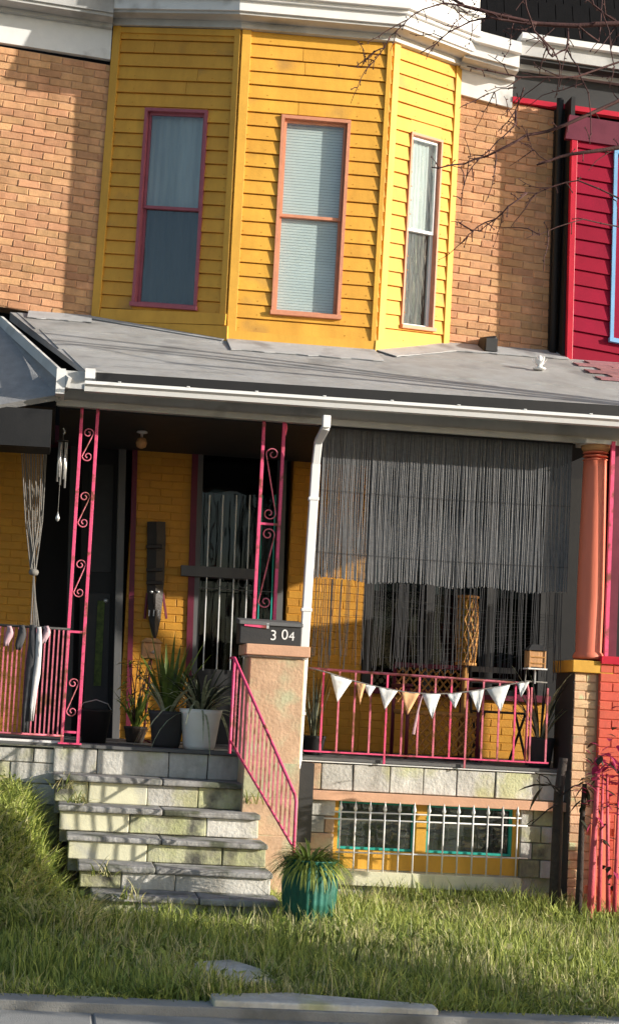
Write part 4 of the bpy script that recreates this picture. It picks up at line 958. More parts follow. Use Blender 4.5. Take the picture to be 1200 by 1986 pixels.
# ================================================================== LANTERN, CHIMES, ROPES, MASK
L0 = W(1037, 1296, -.1)
lt = thing('lantern', L0, 'small tan lantern with a dark lid hanging above the right end of the railing', 'lantern')
l0, l1 = W(1021, 1280, -.1), W(1053, 1280, -.1); zt2 = W(1038, 1262, -.1).z; zb2 = L0.z
for x in (l0.x, l1.x - .012):
    for y in (-.165, -.045): MB().box(x, x + .012, y, y + .012, zb2, zt2).build('corner_post', M['wood_tan'], lt)
MB().box(l0.x + .012, l1.x - .012, -.158, -.042, zb2 + .01, zt2 - .005).build('panel', M['wood_tan'], lt)
for f in (.25, .6): MB().box(l0.x + .006, l1.x - .006, -.166, -.1585, zb2 + (zt2 - zb2) * f, zb2 + (zt2 - zb2) * f + .008).build('slat', M['wicker'], lt)
MB().hexa([(l0.x - .012, -.175, zt2), (l1.x + .012, -.175, zt2), (l1.x + .012, -.03, zt2), (l0.x - .012, -.03, zt2)], [(l0.x + .03, -.12, zt2 + .05), (l1.x - .03, -.12, zt2 + .05), (l1.x - .03, -.08, zt2 + .05), (l0.x + .03, -.08, zt2 + .05)]).build('lid', M['charcoal'], lt)
MB().box(l0.x - .01, l1.x + .01, -.175, -.035, zb2 - .012, zb2).build('base', M['white'], lt)
MB().tube([W(1020, 1300, -.1), W(1017, 1325, -.09), W(1030, 1280, -.18) + Vector((-.04, 0, 0))][:2], .005, 5).build('tie_cord', M['rope'], lt)
MB().tube([W(1037, 1300, -.1), W(1036, 1326, -.09)], .008, 6).build('stem', M['steel'], lt)
wc = W(124, 835, .25)
ch = thing('wind_chime', wc, 'silver wind chime hanging beside the left iron post', 'wind chime')
MB().tube([wc + Vector((0, 0, .02)), wc + Vector((.0, 0, -.1))], .0025, 4).build('cord', M['rope'], ch)
MB().tube([wc + Vector((-.005, 0, .02)), wc + Vector((.012, 0, -.01)), wc + Vector((-.0, 0, -.03))], .006, 5).build('hook', M['steel'], ch)
tpz = W(124, 856, .25).z
MB().lathe((wc.x, .25, tpz), [(.0, -.004), (.048, -.004), (.05, .004), (.0, .006)], 16).build('disc', M['charcoal'], ch)
for i, (px, y1) in enumerate(((116, 934), (122, 940), (131, 946), (128, 930), (119, 926))):
    a = W(px, 858, .25 + .03 * math.sin(i * 1.3)); b = W(px - 3, y1, .25); b.x = a.x; b.y = a.y
    MB().tube([a, b], .008, 8).build('tube', M['steel'], ch, smooth=True)
cb = W(113, 1000, .25); cb.x = wc.x - .005
MB().tube([(cb.x, .25, tpz), (cb.x, .25, cb.z)], .0018, 4).build('clapper_cord', M['rope'], ch)
MB().lathe((cb.x, .25, cb.z - .05), [(.0, 0), (.014, .012), (.018, .03), (.008, .06), (.0, .09)], 10).build('clapper', M['steel'], ch, smooth=True)
# hanging rope bundle
rp_ = thing('rope_bundle', W(66, 1110, .35), 'bundle of grey ropes fanning down from the ceiling to a knot at the left', 'ropes')
K = W(66, 1110, .35)
for i in range(16):
    top = W(40 + i * 3.6, 830 + random.uniform(-4, 4), .55 + (i % 4) * .1); mid = W(50 + i * 2.2 + (i % 3), 1010, .38 + (i % 3) * .03)
    MB().tube([top, mid, K + Vector((random.uniform(-.03, .03), random.uniform(-.02, .02), 0))], .0048, 5).build('rope', M['rope'], rp_)
MB().lathe(K + Vector((0, 0, -.03)), [(.0, 0), (.035, .01), (.042, .03), (.035, .05), (.0, .065)], 12).build('knot', M['rope'], rp_, smooth=True)
for i in range(5):
    b = W(60 + i * 4, 1215, .33); MB().tube([K, K.lerp(b, .5) + Vector((.01 * math.sin(i), 0, 0)), b], .006, 5).build('rope_tail', M['rope'], rp_)
# long dark strings of the left porch
# carved mask on the yellow wall
mc = PI.hit(300, 1010, .05); mk = thing('wall_carving', PI.hit(300, 1130, .03), 'tall black carved mask hanging on the yellow wall, pointed at its foot', 'wall carving')
prof = [(1012, 284, 319), (1040, 284, 320), (1120, 283, 317), (1160, 284, 314), (1200, 287, 310), (1225, 292, 305), (1242, 298, 300)]
F_, B_ = [], []
for y, a, b in prof:
    dx = -(y - 1012) * .035; A, Bp = PI.hit(a + 2, y, .06), PI.hit(b + 2, y, .06); C = (A + Bp) / 2 + Vector((0, -.035, 0))
    F_ += [A + Vector((0, .03, 0)), A, C, Bp, Bp + Vector((0, .03, 0))]
MB().add(F_, [(r * 5 + i, r * 5 + i + 1, (r + 1) * 5 + i + 1, (r + 1) * 5 + i) for r in range(6) for i in range(4)] + [(4, 3, 2, 1, 0)]).build('body', M['wood_dark'], mk, bevel=0)
for y, nm in ((1060, 'brow'), (1105, 'band'), (1130, 'band')):
    A, Bp = PI.hit(284, y, .10), PI.hit(316, y, .10); MB().beam(A, Bp, .03, .035).build(nm, M['wood_dark'], mk, bevel=.006)
for x in (294, 307):
    MB().lathe(PI.hit(x, 1148, .10), [(.0, -.014), (.016, -.004), (.016, .006), (.0, .014)], 10).build('eye', M['steel'], mk, smooth=True)
MB().beam(PI.hit(300, 1150, .11), PI.hit(299, 1175, .12), .022, .03).build('nose', M['wood_dark'], mk)
for x in (290, 299, 308):
    MB().beam(PI.hit(x, 1183, .10), PI.hit(x - 1, 1195, .10), .008, .01).build('tooth', M['white'], mk)
for sx, ex in ((286, 281), (316, 323)): MB().beam(PI.hit(sx, 1150, .05), PI.hit(ex, 1200, .04), .015, .02).build('cheek_strip', M['maroon'], mk)
# tan box on a dark stake
tx = W(292, 1300, 1.2)
ts = thing('stake_light', (tx.x, 1.2, ZF), 'tan box-shaped garden light on a thin dark stake behind the plants', 'garden light')
A, Bq = W(275, 1258, 1.2), W(311, 1258, 1.2); zA, zB = W(292, 1278, 1.2).z, W(292, 1240, 1.2).z
MB().box(A.x, Bq.x, 1.1, 1.28, zA, zB - .03).build('box', M['wood_tan'], ts, bevel=.01)
MB().hexa([(A.x - .012, 1.08, zB - .03), (Bq.x + .012, 1.08, zB - .03), (Bq.x + .012, 1.3, zB - .03), (A.x - .012, 1.3, zB - .03)], [(A.x + .03, 1.13, zB + .01), (Bq.x - .03, 1.13, zB + .01), (Bq.x - .03, 1.25, zB + .01), (A.x + .03, 1.25, zB + .01)]).build('lid', M['wood_tan'], ts)
MB().tube([(tx.x - .03, 1.2, ZF), (tx.x, 1.2, zA)], .011, 8).build('stake', M['maroon'], ts)
MB().lathe((A.x + .1, 1.085, (zA + zB) / 2 - .03), [(.0, -.02), (.02, 0), (.0, .02)], 10).build('bulb', M['steel'], ts)
MB().tube([(tx.x - .09, 1.2, ZF), (tx.x - .03, 1.2, ZF + .03), (tx.x + .04, 1.2, ZF)], .008, 6).build('foot', M['maroon'], ts)

# ================================================================== POTTED PLANTS
def pot_plant(x, y, Y, r, h, potm, label, leaves, prof=None, name='potted_plant', z=None, ribs=0):
    c = W(x, y, Y); c.z = ZF if z is None else z
    t = thing(name, c, label, 'potted plant')
    prof = prof or [(r * .72, 0), (r * .78, h * .1), (r * .95, h * .75), (r * 1.03, h * .9), (r * 1.05, h), (r * .92, h), (r * .88, h * .86), (.01, h * .85)]
    MB().lathe(c, prof, 96 if ribs else 28, ribs, .035 if ribs else 0).build('pot', M[potm], t, smooth=True)
    MB().lathe(c + Vector((0, 0, h * .84)), [(.0, 0), (r * .87, .0), (r * .8, .02), (.0, .03)], 20).build('soil', M['soil'], t)
    for (n, L, w, up, dr, mm) in leaves:
        for i in range(n):
            a = i * 2.4 + random.uniform(-.3, .3); ll = L * random.uniform(.75, 1.15)
            d = Vector((math.cos(a), math.sin(a), 0)); p = c + Vector((0, 0, h * .87)) + d * r * .25
            MB().blade(p, d, max(0, min(1, up + random.uniform(-.1, .1))), ll, w, dr * random.uniform(.8, 1.2), 7).build('leaf', M[mm], t, smooth=True)
    return t
pot_plant(322, 1437, .30, .15, .30, 'charcoal', 'upright broad-leaved plant in a black pot left of the white pot', [(12, .62, .06, .75, .5, 'leaf'), (7, .72, .05, .8, .5, 'leaf'), (8, .5, .05, .6, .9, 'leaf_pale')])
pot_plant(386, 1449, .24, .17, .33, 'whitepot', 'spiky arching plant in a white glazed pot at the head of the steps', [(34, .64, .024, .6, 1.5, 'leaf_pale'), (34, .6, .024, .65, 1.2, 'leaf_dark'), (16, .75, .022, .45, 2.4, 'leaf_pale')])
tf = pot_plant(262, 1432, 1.1, .10, .14, 'wood_dark', 'golden leafy plant in a small pot against the yellow wall', [(12, .4, .05, .75, .9, 'leaf')])
for i in range(70):
    a = random.uniform(0, 6.28); hgt = random.uniform(.15, .75); r = random.uniform(.02, .15); p = tf.location + Vector((r * math.cos(a) * .9, r * math.sin(a) * .6, hgt))
    MB().blade(p, (math.cos(a + .6), math.sin(a + .6), 0), random.uniform(-.1, .5), random.uniform(.07, .13), .04, 1.0, 3).build('leaf', M['leaf_gold' if i % 3 else 'leaf'], tf)
for i in range(6):
    a = i * 1.05; MB().tube([tf.location + Vector((.02 * math.cos(a), .02 * math.sin(a), .1)), tf.location + Vector((.05 * math.cos(a), .05 * math.sin(a), .45)), tf.location + Vector((.1 * math.cos(a + .4), .08 * math.sin(a), .72))], .005, 5).build('stem', M['twig'], tf)
# small things left of the plants: dark bucket
bk = thing('bucket', W(182, 1432, .5), 'black bucket standing inside the door beside the pink post', 'bucket'); bk.location.z = ZF
MB().lathe(bk.location, [(.10, 0), (.14, .26), (.15, .27), (.14, .28), (.13, .27), (.09, .02)], 22).build('body', M['black'], bk, smooth=True)
MB().tube([bk.location + Vector((-.145, 0, .26)), bk.location + Vector((-.1, -.06, .33)), bk.location + Vector((.0, -.09, .36)), bk.location + Vector((.1, -.06, .33)), bk.location + Vector((.145, 0, .26))], .004, 5).build('handle', M['steel'], bk)
# turquoise ribbed planter on the ground
tp_c = W(597, 1782, -1.75); tz_ = .05
tp = pot_plant(597, 1782, -1.75, .19, .46, 'teal', 'turquoise ribbed planter with grassy plant at the foot of the steps', [(120, .32, .014, .6, 2.2, 'leaf'), (90, .26, .02, .7, 1.9, 'leaf'), (130, .32, .016, .5, 2.4, 'grass')],
               prof=[(.13, 0), (.15, .02), (.18, .15), (.188, .28), (.175, .38), (.155, .42), (.18, .45), (.185, .46), (.16, .46), (.145, .41), (.01, .40)], name='ribbed_planter', z=.03, ribs=24)

# ================================================================== PORCH FURNITURE
wcx = W(842, 1400, .9).x
wk = thing('wicker_chair', (wcx, .9, ZF), 'wicker armchair with a latticed side behind the railing, below the lamp', 'chair')
cw, cdp, ch_ = .62, .55, .42
for sx in (-1, 1):
    for sy_ in (-1, 1): MB().tube([(wcx + sx * cw / 2, .9 + sy_ * cdp / 2, ZF), (wcx + sx * cw / 2, .9 + sy_ * cdp / 2, ZF + (.62 if sy_ < 0 else .82))], .017, 8).build('leg', M['maroon'], wk, smooth=True)
MB().box(wcx - cw / 2, wcx + cw / 2, .9 - cdp / 2, .9 + cdp / 2, ZF + ch_ - .04, ZF + ch_).build('seat', M['wicker'], wk, bevel=.015)
for sx in (-1, 1): MB().beam((wcx + sx * cw / 2, .9 - cdp / 2 - .03, ZF + .63), (wcx + sx * cw / 2, .9 + cdp / 2, ZF + .63), .06, .03).build('armrest', M['maroon'], wk, bevel=.008)
MB().beam((wcx - cw / 2, .9 + cdp / 2, ZF + .82), (wcx + cw / 2, .9 + cdp / 2, ZF + .82), .04, .04).build('top_rail', M['maroon'], wk)
def lattice(o, ux_, uz_, w, h, n, r, m, parent, name='woven_panel'):
    b = MB(); o = Vector(o); ux_, uz_ = Vector(ux_), Vector(uz_); nrm = ux_.cross(uz_)
    for i in range(-n, n + 1):
        for s in (1, -1):
            pts = []
            for k in range(21):
                t = k / 20; x = i / n * w + s * t * h * .8; 
                if 0 <= x <= w: pts.append(o + ux_ * x + uz_ * (t * h) + nrm * s * .003)
            if s < 0:
                pts = []
                for k in range(21):
                    t = k / 20; x = (i + n) / n * w * 1.0 - t * h * .8
                    if 0 <= x <= w: pts.append(o + ux_ * x + uz_ * (t * h) - nrm * .003)
            if len(pts) > 1: b.tube([pts[0], pts[-1]], r, 4)
    return b.build(name, M[m], parent)
lattice((wcx - cw / 2, .9 - cdp / 2, ZF + .06), (1, 0, 0), (0, 0, 1), cw, .33, 9, .008, 'wicker', wk)
lattice((wcx - cw / 2, .9 + cdp / 2, ZF + .45), (1, 0, 0), (0, 0, 1), cw, .36, 9, .008, 'wicker', wk)
# black metal folding chair
fx = W(965, 1430, .8).x
fc = thing('metal_chair', (fx, .8, ZF), 'black metal chair behind the right end of the railing', 'chair')
for sx in (-1, 1):
    MB().tube([(fx + sx * .2, .6, ZF), (fx + sx * .2, .98, ZF + .45), (fx + sx * .2, 1.05, ZF + .85)], .012, 6).build('frame', M['charcoal'], fc)
    MB().tube([(fx + sx * .18, 1.05, ZF), (fx + sx * .18, .62, ZF + .44)], .012, 6).build('leg', M['charcoal'], fc)
MB().box(fx - .2, fx + .2, .6, 1.0, ZF + .43, ZF + .45).build('seat', M['charcoal'], fc, bevel=.008)
for z in (.62, .72, .82): MB().box(fx - .2, fx + .2, 1.02, 1.035, ZF + z - .03, ZF + z + .02).build('back_slat', M['grey_wood'], fc)
# woven floor lamp
lx = W(905, 1220, .9); z0, z1 = W(903, 1288, .9).z, W(906, 1158, .9).z
wlmp = thing('woven_lamp', (lx.x, .9, ZF), 'tall woven wicker lamp shade on a post behind the blind', 'lamp')
MB().tube([(lx.x, .9, ZF + .02), (lx.x, .9, z0)], .028, 10).build('post', M['wicker'], wlmp, smooth=True)
MB().lathe((lx.x, .9, ZF), [(.16, 0), (.16, .02), (.03, .04)], 22).build('base', M['wood_dark'], wlmp)
MB().lathe((lx.x, .9, z0), [(.07, 0), (.088, (z1 - z0) * .5), (.08, z1 - z0)], 20).build('liner', M['leaf_gold'], wlmp, smooth=True)
b = MB()
for i in range(12):
    for s in (1, -1):
        pts = []
        for k in range(14):
            t = k / 13; a = i * math.tau / 12 + s * t * 2.4; r = .078 + .018 * math.sin(t * math.pi); pts.append((lx.x + r * math.cos(a), .9 + r * math.sin(a), z0 + (z1 - z0) * t))
        b.tube(pts, .007, 4)
b.build('woven_shade', M['wicker'], wlmp)
for z in (z0, z1): MB().lathe((lx.x, .9, z), [(.075, -.012), (.094, -.012), (.094, .012), (.075, .012)], 20).build('hoop', M['wicker'], wlmp)
# arching palm in the corner by the pier
pot_plant(1045, 1475, .25, .12, .25, 'charcoal', 'arching narrow-leaved plant in a dark pot beside the brick pier', [(22, .75, .02, .75, 1.5, 'leaf_pale'), (14, .6, .02, .8, 1.2, 'leaf_dark')])
pot_plant(606, 1470, .35, .10, .16, 'black', 'small tangled houseplant in a black pot just right of the downspout', [(18, .55, .015, .9, .7, 'leaf_dark'), (9, .5, .012, .9, .9, 'leaf_pale')])

# ================================================================== SAPLINGS AND RED SHRUB
def leaf_oval(c, d, L, w, m, parent):
    c = Vector(c); d = Vector(d).normalized(); s = d.cross(Vector((0, 0, 1)))
    if s.length < .1: s = Vector((1, 0, 0))
    s.normalize(); n = s.cross(d); b = MB(); vs = []
    for i, (t, k) in enumerate(((0, .05), (.25, .8), (.5, 1), (.78, .62), (1, .02))):
        p = c + d * L * t - Vector((0, 0, 1)) * L * .28 * t * t
        vs += [p - s * w / 2 * k + n * .12 * w * k, p, p + s * w / 2 * k + n * .12 * w * k]
    return b.add(vs, [f for i in range(4) for f in ((i * 3, i * 3 + 1, i * 3 + 4, i * 3 + 3), (i * 3 + 1, i * 3 + 2, i * 3 + 5, i * 3 + 4))]).build('leaf', M[m], parent, smooth=True)
def sapling(path, Y, r0, r1, m, label, name='sapling', grp=None):
    P_ = [W(x, y, Y) for x, y in path]; P_[0].z = min(P_[0].z, .02) - .03
    t = thing(name, P_[0], label, 'small tree', grp)
    MB().tube(P_, [r0 + (r1 - r0) * i / (len(P_) - 1) for i in range(len(P_))], 10).build('trunk', M[m], t, smooth=True)
    return t
s1 = sapling([(1073, 1768), (1076, 1700), (1079, 1620), (1082, 1540), (1092, 1470)], -.75, .047, .034, 'bark', 'dark thick sapling trunk in front of the pier with sparse drooping leaves')
for pts in ([(1084, 1530), (1068, 1522), (1050, 1524), (1040, 1512)], [(1084, 1540), (1072, 1527), (1060, 1508), (1036, 1498)], [(1085, 1545), (1110, 1525), (1128, 1520)], [(1080, 1560), (1062, 1570), (1040, 1590), (1028, 1600)]):
    MB().tube([W(x, y, -.8) for x, y in pts], [.008, .006, .005, .003][:len(pts)], 5).build('branch', M['bark'], s1)
for x, y, dx, dz, L in ((1074, 1524, -1, .1, .30), (1052, 1526, -.6, -.8, .18), (1040, 1500, .2, -.6, .12), (1050, 1502, .8, .1, .1), (1072, 1528, -.8, .7, .12), (1112, 1524, .9, .1, .18), (1128, 1520, .5, -.8, .14), (1108, 1530, .3, -.9, .16), (1120, 1518, .7, .6, .15), (1040, 1588, -.8, -.3, .1)):
    leaf_oval(W(x, y, -.82), (dx, -.1, dz), L, L * .30, 'leaf_dark', s1)
s2 = sapling([(1120, 1765), (1124, 1690), (1127, 1600), (1133, 1520)], -.85, .030, .018, 'bark', 'thinner dark sapling trunk just right of the thick one')
for i in range(14): leaf_oval(W(1133 + random.uniform(-18, 14), 1530 + random.uniform(-25, 60), -.88), (random.uniform(-1, 1), random.uniform(-.4, .2), random.uniform(-.8, .4)), random.uniform(.08, .14), .045, 'leaf_dark', s2)
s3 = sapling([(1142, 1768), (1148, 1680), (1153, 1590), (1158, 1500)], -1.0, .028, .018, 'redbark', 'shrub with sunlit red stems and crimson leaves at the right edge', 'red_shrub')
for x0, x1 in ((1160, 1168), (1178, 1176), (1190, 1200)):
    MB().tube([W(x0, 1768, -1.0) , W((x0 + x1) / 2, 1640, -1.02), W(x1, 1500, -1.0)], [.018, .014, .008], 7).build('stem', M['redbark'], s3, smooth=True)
for i in range(110):
    x = random.gauss(1180, 32); y = random.gauss(1500, 38)
    if x < 1132: x = 1135 + random.uniform(0, 25)
    leaf_oval(W(x, y, -1.0 + random.uniform(-.2, .2)), (random.uniform(-1, 1), random.uniform(-.8, .4), random.uniform(-.6, .7)), random.uniform(.07, .13), random.uniform(.04, .06), random.choice(('leaf_red', 'leaf_red', 'leaf_dark')), s3)
for i in range(36):
    x = random.uniform(1150, 1230); y = random.uniform(1560, 1740)
    leaf_oval(W(x, y, -1.0 + random.uniform(-.15, .15)), (random.uniform(-1, 1), random.uniform(-.8, .4), random.uniform(-.6, .7)), random.uniform(.06, .11), .04, random.choice(('leaf_red', 'leaf_dark', 'leaf_dark')), s3)
# red picket fence at the right edge
fe = thing('picket_fence', W(1190, 1760, -.6), 'red wooden picket fence behind the red shrub', 'fence'); fe.location.z = 0
fx0 = W(1142, 1650, -.6).x
for i in range(12):
    x = fx0 + i * .095; MB().hexa([(x, -.61, 0), (x + .06, -.61, 0), (x + .06, -.61, .82), (x, -.61, .82)], [(x, -.59, 0), (x + .06, -.59, 0), (x + .06, -.59, .82), (x, -.59, .82)]).build('picket', M['terracotta'], fe, bevel=.004)
for z in (.2, .65): MB().box(fx0 - .02, fx0 + 1.2, -.588, -.56, z, z + .06).build('rail', M['terracotta'], fe)

# ================================================================== BARE TREE (branches from the right)
bt = thing('bare_tree', (9.7, -1.6, 0), 'leafless tree whose thin twigs reach in across the top right', 'tree'); bt.location.z = 0
btop = Vector((9.4, -1.6, 0))
MB().tube([(bt.location.x, -1.6, -.05), (bt.location.x - .05, -1.6, 2.5), (btop.x + .2, -1.6, 3.6), (btop.x, -1.6, 4.4)], [.14, .12, .10, .07], 10).build('trunk', M['bark'], bt, smooth=True)
def polyb(pts, r0, r1, Y0=-1.6, Y1=-1.4):
    n = len(pts); P_ = [W(x, y, Y0 + (Y1 - Y0) * i / (n - 1) + random.uniform(-.03, .03)) for i, (x, y) in enumerate(pts)]
    P2 = []
    for a, b in zip(P_[:-1], P_[1:]):
        P2 += [a, a.lerp(b, .5) + Vector([random.uniform(-.008, .008) for _ in range(3)])]
    P2.append(P_[-1]); rs = [r0 + (r1 - r0) * i / (len(P2) - 1) for i in range(len(P2))]
    br = MB().tube(P2, rs, 6).build('branch', M['twig'], bt, smooth=True)
    # spurs and buds
    tw = MB()
    for i in range(1, len(P2) - 1):
        if random.random() < .75:
            d = Vector((random.uniform(-1, .5), random.uniform(-.6, .6), random.uniform(-1, .8))).normalized(); L = random.uniform(.03, .11); e = P2[i] + d * L
            tw.tube([P2[i], P2[i] + d * L * .5 + Vector((0, 0, .008)), e], [.0042, .0034, .0028], 4)
            tw.lathe(e, [(.0, -.008), (.0065, 0), (.0, .012)], 5)
        if random.random() < .5: tw.lathe(P2[i], [(.0, -.01), (.009, 0), (.0, .01)], 5)
    for i in range(2, len(P2) - 1):
        if random.random() < .33:
            q = P2[i].copy(); d = Vector((random.uniform(-1, .1), random.uniform(-.5, .5), random.uniform(-.9, .9))).normalized(); pp = [q.copy()]
            for k in range(random.randint(3, 6)):
                d = (d + Vector((random.uniform(-.35, .2), random.uniform(-.3, .3), random.uniform(-.5, .35)))).normalized(); q = q + d * random.uniform(.04, .09); pp.append(q.copy())
                if random.random() < .6: e = q + Vector((random.uniform(-1, 1), random.uniform(-1, 1), random.uniform(-1, 1))) * .022; tw.tube([q, e], [.0035, .0045], 4)
            tw.tube(pp, [.0048 - .0028 * k / (len(pp) - 1) for k in range(len(pp))], 4)
    if tw.v: tag(tw.build('spurs', M['twig'], br), kind='stuff')
    return P2
B = [([(1460, 60), (1200, 46), (1120, 50), (1040, 46), (960, 28), (900, 12), (850, -20)], .022, .010),
     ([(1040, 46), (985, 40), (950, 34), (910, 42), (870, 62), (845, 85), (815, 103)], .009, .004),
     ([(1200, 46), (1150, 10), (1140, -30)], .012, .006),
     ([(900, 12), (860, 6), (820, 18), (790, 38), (770, 58), (757, 70)], .007, .003),
     ([(757, 70), (745, 92), (725, 118), (706, 140), (693, 170), (680, 200)], .0045, .002),
     ([(745, 92), (725, 100), (708, 118), (700, 130)], .004, .002), ([(706, 140), (715, 130), (735, 105)], .003, .002),
     ([(1470, 260), (1200, 286), (1130, 296), (1085, 304), (1040, 320)], .020, .007),
     ([(1480, 220), (1200, 195), (1100, 240), (1060, 255), (1020, 262), (985, 282), (940, 304), (900, 318), (850, 326), (836, 324)], .016, .004),
     ([(1000, 215), (1000, 240), (975, 265), (950, 290), (925, 312), (905, 340), (895, 375), (893, 400)], .006, .003),
     ([(1015, 170), (1005, 200), (985, 235), (965, 255)], .006, .003),
     ([(1200, 120), (1120, 148), (1060, 150), (1010, 150), (960, 140), (905, 128)], .010, .004),
     ([(1100, 55), (1098, 95), (1070, 110), (1060, 90), (1035, 60), (1020, 15), (1010, -20)], .008, .005),
     ([(1098, 95), (1120, 130), (1125, 150), (1140, 180), (1145, 260), (1143, 280)], .006, .003),
     ([(1060, 90), (1050, 120), (1045, 150)], .005, .003), ([(1035, 60), (1070, 95), (1085, 125), (1080, 170), (1075, 190)], .006, .003),
     ([(1120, 50), (1160, 80), (1165, 20), (1170, -20)], .007, .004),
     ([(1200, 385), (1120, 350), (1075, 360), (1040, 375), (1000, 372)], .008, .003),
     ([(1020, 375), (985, 400), (960, 425), (925, 440), (908, 455), (890, 475)], .007, .003),
     ([(960, 425), (930, 448), (900, 440), (885, 425)], .004, .002),
     ([(1200, 440), (1130, 425), (1080, 440), (1045, 455), (1020, 462)], .007, .002),
     ([(995, 45), (990, 70), (985, 100), (972, 120)], .004, .002), ([(915, 45), (912, 75), (905, 95)], .004, .002), ([(870, 62), (880, 45), (905, 25), (930, -10)], .004, .003),
     ([(1000, 170), (970, 172), (945, 182), (930, 190)], .004, .002), ([(1165, 20), (1180, 60), (1190, 130), (1180, 170)], .006, .003), ([(1020, 250), (1030, 285), (1035, 300)], .003, .002)]
for ex, ey in ((1460, 60), (1470, 260), (1480, 220), (1400, 385)):
    e = W(ex, ey, -1.6); h0 = Vector((9.4, -1.6, 4.1 + random.uniform(-.3, .3)))
    MB().tube([h0, h0.lerp(e, .35) + Vector((0, 0, .35)), h0.lerp(e, .7) + Vector((0, 0, .25)), e], [.045, .038, .03, .022], 7).build('limb', M['bark'], bt, smooth=True)
B[5:5] = []
for k_, (p, a, b) in enumerate(B):
    if p[0][0] == 1200: p.insert(0, (1400, p[0][1] + 20)); p.insert(0, (1465, 240))
for i, (p, a, b) in enumerate(B): polyb(p, a * 1.0, b * 1.0, -1.6, -1.6 + random.uniform(-.3, .3) if i > 9 else -1.5)

# ================================================================== STREET TREE OUT OF FRAME (casts the shade on the lawn corner)
sx_, sy_ = 7.8, -6.65
stt = thing('street_tree', (sx_, sy_, 0), 'bushy street tree on the pavement, its shadow darkening the lower left lawn', 'tree')
MB().tube([(sx_, sy_, -.3), (sx_ + .03, sy_, .7), (sx_ - .03, sy_, 1.5), (sx_, sy_, 2.2)], [.10, .085, .08, .06], 10).build('trunk', M['bark'], stt, smooth=True)
def crown(c, R3, n, name, m, parent, size=.09):
    rng = np.random.default_rng(3); v = rng.normal(size=(n, 3)); v /= np.linalg.norm(v, axis=1)[:, None]; rr = rng.random(n) ** .4
    P_ = np.array(c) + v * rr[:, None] * np.array(R3) * (1 + .15 * np.sin(v[:, :1] * 7 + v[:, 2:] * 5))
    a = rng.normal(size=(n, 3)); a /= np.linalg.norm(a, axis=1)[:, None]; b = np.cross(a, rng.normal(size=(n, 3))); b /= np.linalg.norm(b, axis=1)[:, None]
    V = np.stack([P_ - a * size, P_ + b * size * .5, P_ + a * size, P_ - b * size * .5], 1).reshape(-1, 3)
    me = bpy.data.meshes.new(name); me.from_pydata(V.tolist(), [], [(4 * i, 4 * i + 1, 4 * i + 2, 4 * i + 3) for i in range(n)]); me.materials.append(M[m])
    o = bpy.data.objects.new(name, me); link(o, parent); return o
crown((sx_, sy_, 3.35), (1.6, 1.6, 1.6), 50000, 'crown', 'grass_dark', stt)

# ================================================================== GRASS
def grass(name, n, region, hrange, wid, label, keep=None, lean=.35, seed=1):
    rng = np.random.default_rng(seed); x0, x1, y0, y1 = region
    X = rng.uniform(x0, x1, n); Y = rng.uniform(y0, y1, n)
    m = np.ones(n, bool) if keep is None else keep(X, Y)
    X, Y = X[m], Y[m]; n = len(X)
    a = np.clip((0.22 - X) / .45, 0, 1); a = a * a * (3 - 2 * a); b = np.clip((Y + 2.9) / 2.5, 0, 1); b = b * b * (3 - 2 * b)
    Z = .66 * a * b + .02 * np.sin(X * 2.3 + Y * 1.7) - .008
    clump = .55 + .45 * np.sin(X * 5.1 + 2 * np.sin(Y * 4.3)) * np.cos(Y * 6.7 + np.sin(X * 3.1)) + rng.normal(0, .18, n)
    Hh = hrange[0] + (hrange[1] - hrange[0]) * np.clip(rng.random(n) ** 1.8 * (.5 + clump), 0, 1.4)
    th = rng.uniform(0, 2 * np.pi, n); sx = np.cos(th); sy = np.sin(th); ph = rng.uniform(0, 2 * np.pi, n); le = lean * rng.uniform(.2, 1.6, n) * Hh
    dx, dy = np.cos(ph) * le, np.sin(ph) * le; w = wid * rng.uniform(.6, 1.4, n)
    base = np.stack([X, Y, Z], 1); side = np.stack([sx * w, sy * w, 0 * w], 1)
    mid = base + np.stack([dx * .35, dy * .35, Hh * .6], 1); tip = base + np.stack([dx, dy, Hh * rng.uniform(.75, 1.0, n)], 1)
    V = np.stack([base - side, base + side, mid + side * .8, mid - side * .8, tip], 1).reshape(-1, 3)
    k = np.arange(n) * 5
    me = bpy.data.meshes.new(name); me.vertices.add(n * 5); me.vertices.foreach_set('co', V.ravel())
    loops = np.stack([k, k + 1, k + 2, k + 3, k + 3, k + 2, k + 4], 1).ravel()
    me.loops.add(n * 7); me.loops.foreach_set('vertex_index', loops.astype(np.int32))
    me.polygons.add(n * 2); ls = np.stack([np.arange(n) * 7, np.arange(n) * 7 + 4], 1).ravel(); lt_ = np.tile([4, 3], n)
    me.polygons.foreach_set('loop_start', ls.astype(np.int32)); me.polygons.foreach_set('loop_total', lt_.astype(np.int32))
    dry = np.clip(.22 + .18 * np.sin(X * 3.3 + Y * 2.1), 0, 1); u = rng.random(n); mi = np.where(u < dry, 1, np.where(u < dry + .25, 2, 0)); me.polygons.foreach_set('material_index', np.repeat(mi, 2).astype(np.int32))
    me.update(calc_edges=True); me.validate()
    for q in ('grass', 'grass_dry', 'grass_dark'): me.materials.append(M[q])
    o = bpy.data.objects.new(name, me); COL.objects.link(o); tag(o, label, 'grass', kind='stuff'); return o
flags = [o for o in bpy.data.objects if o.name.startswith('stepping_stone')]
def ctr(o): v = np.array([tuple(q.co) for q in o.data.vertices]); return v[:, 0].min(), v[:, 0].max(), v[:, 1].min(), v[:, 1].max()
FB_ = [ctr(o) for o in flags]
xbR = W(545, 1750, -1.5).x + .02
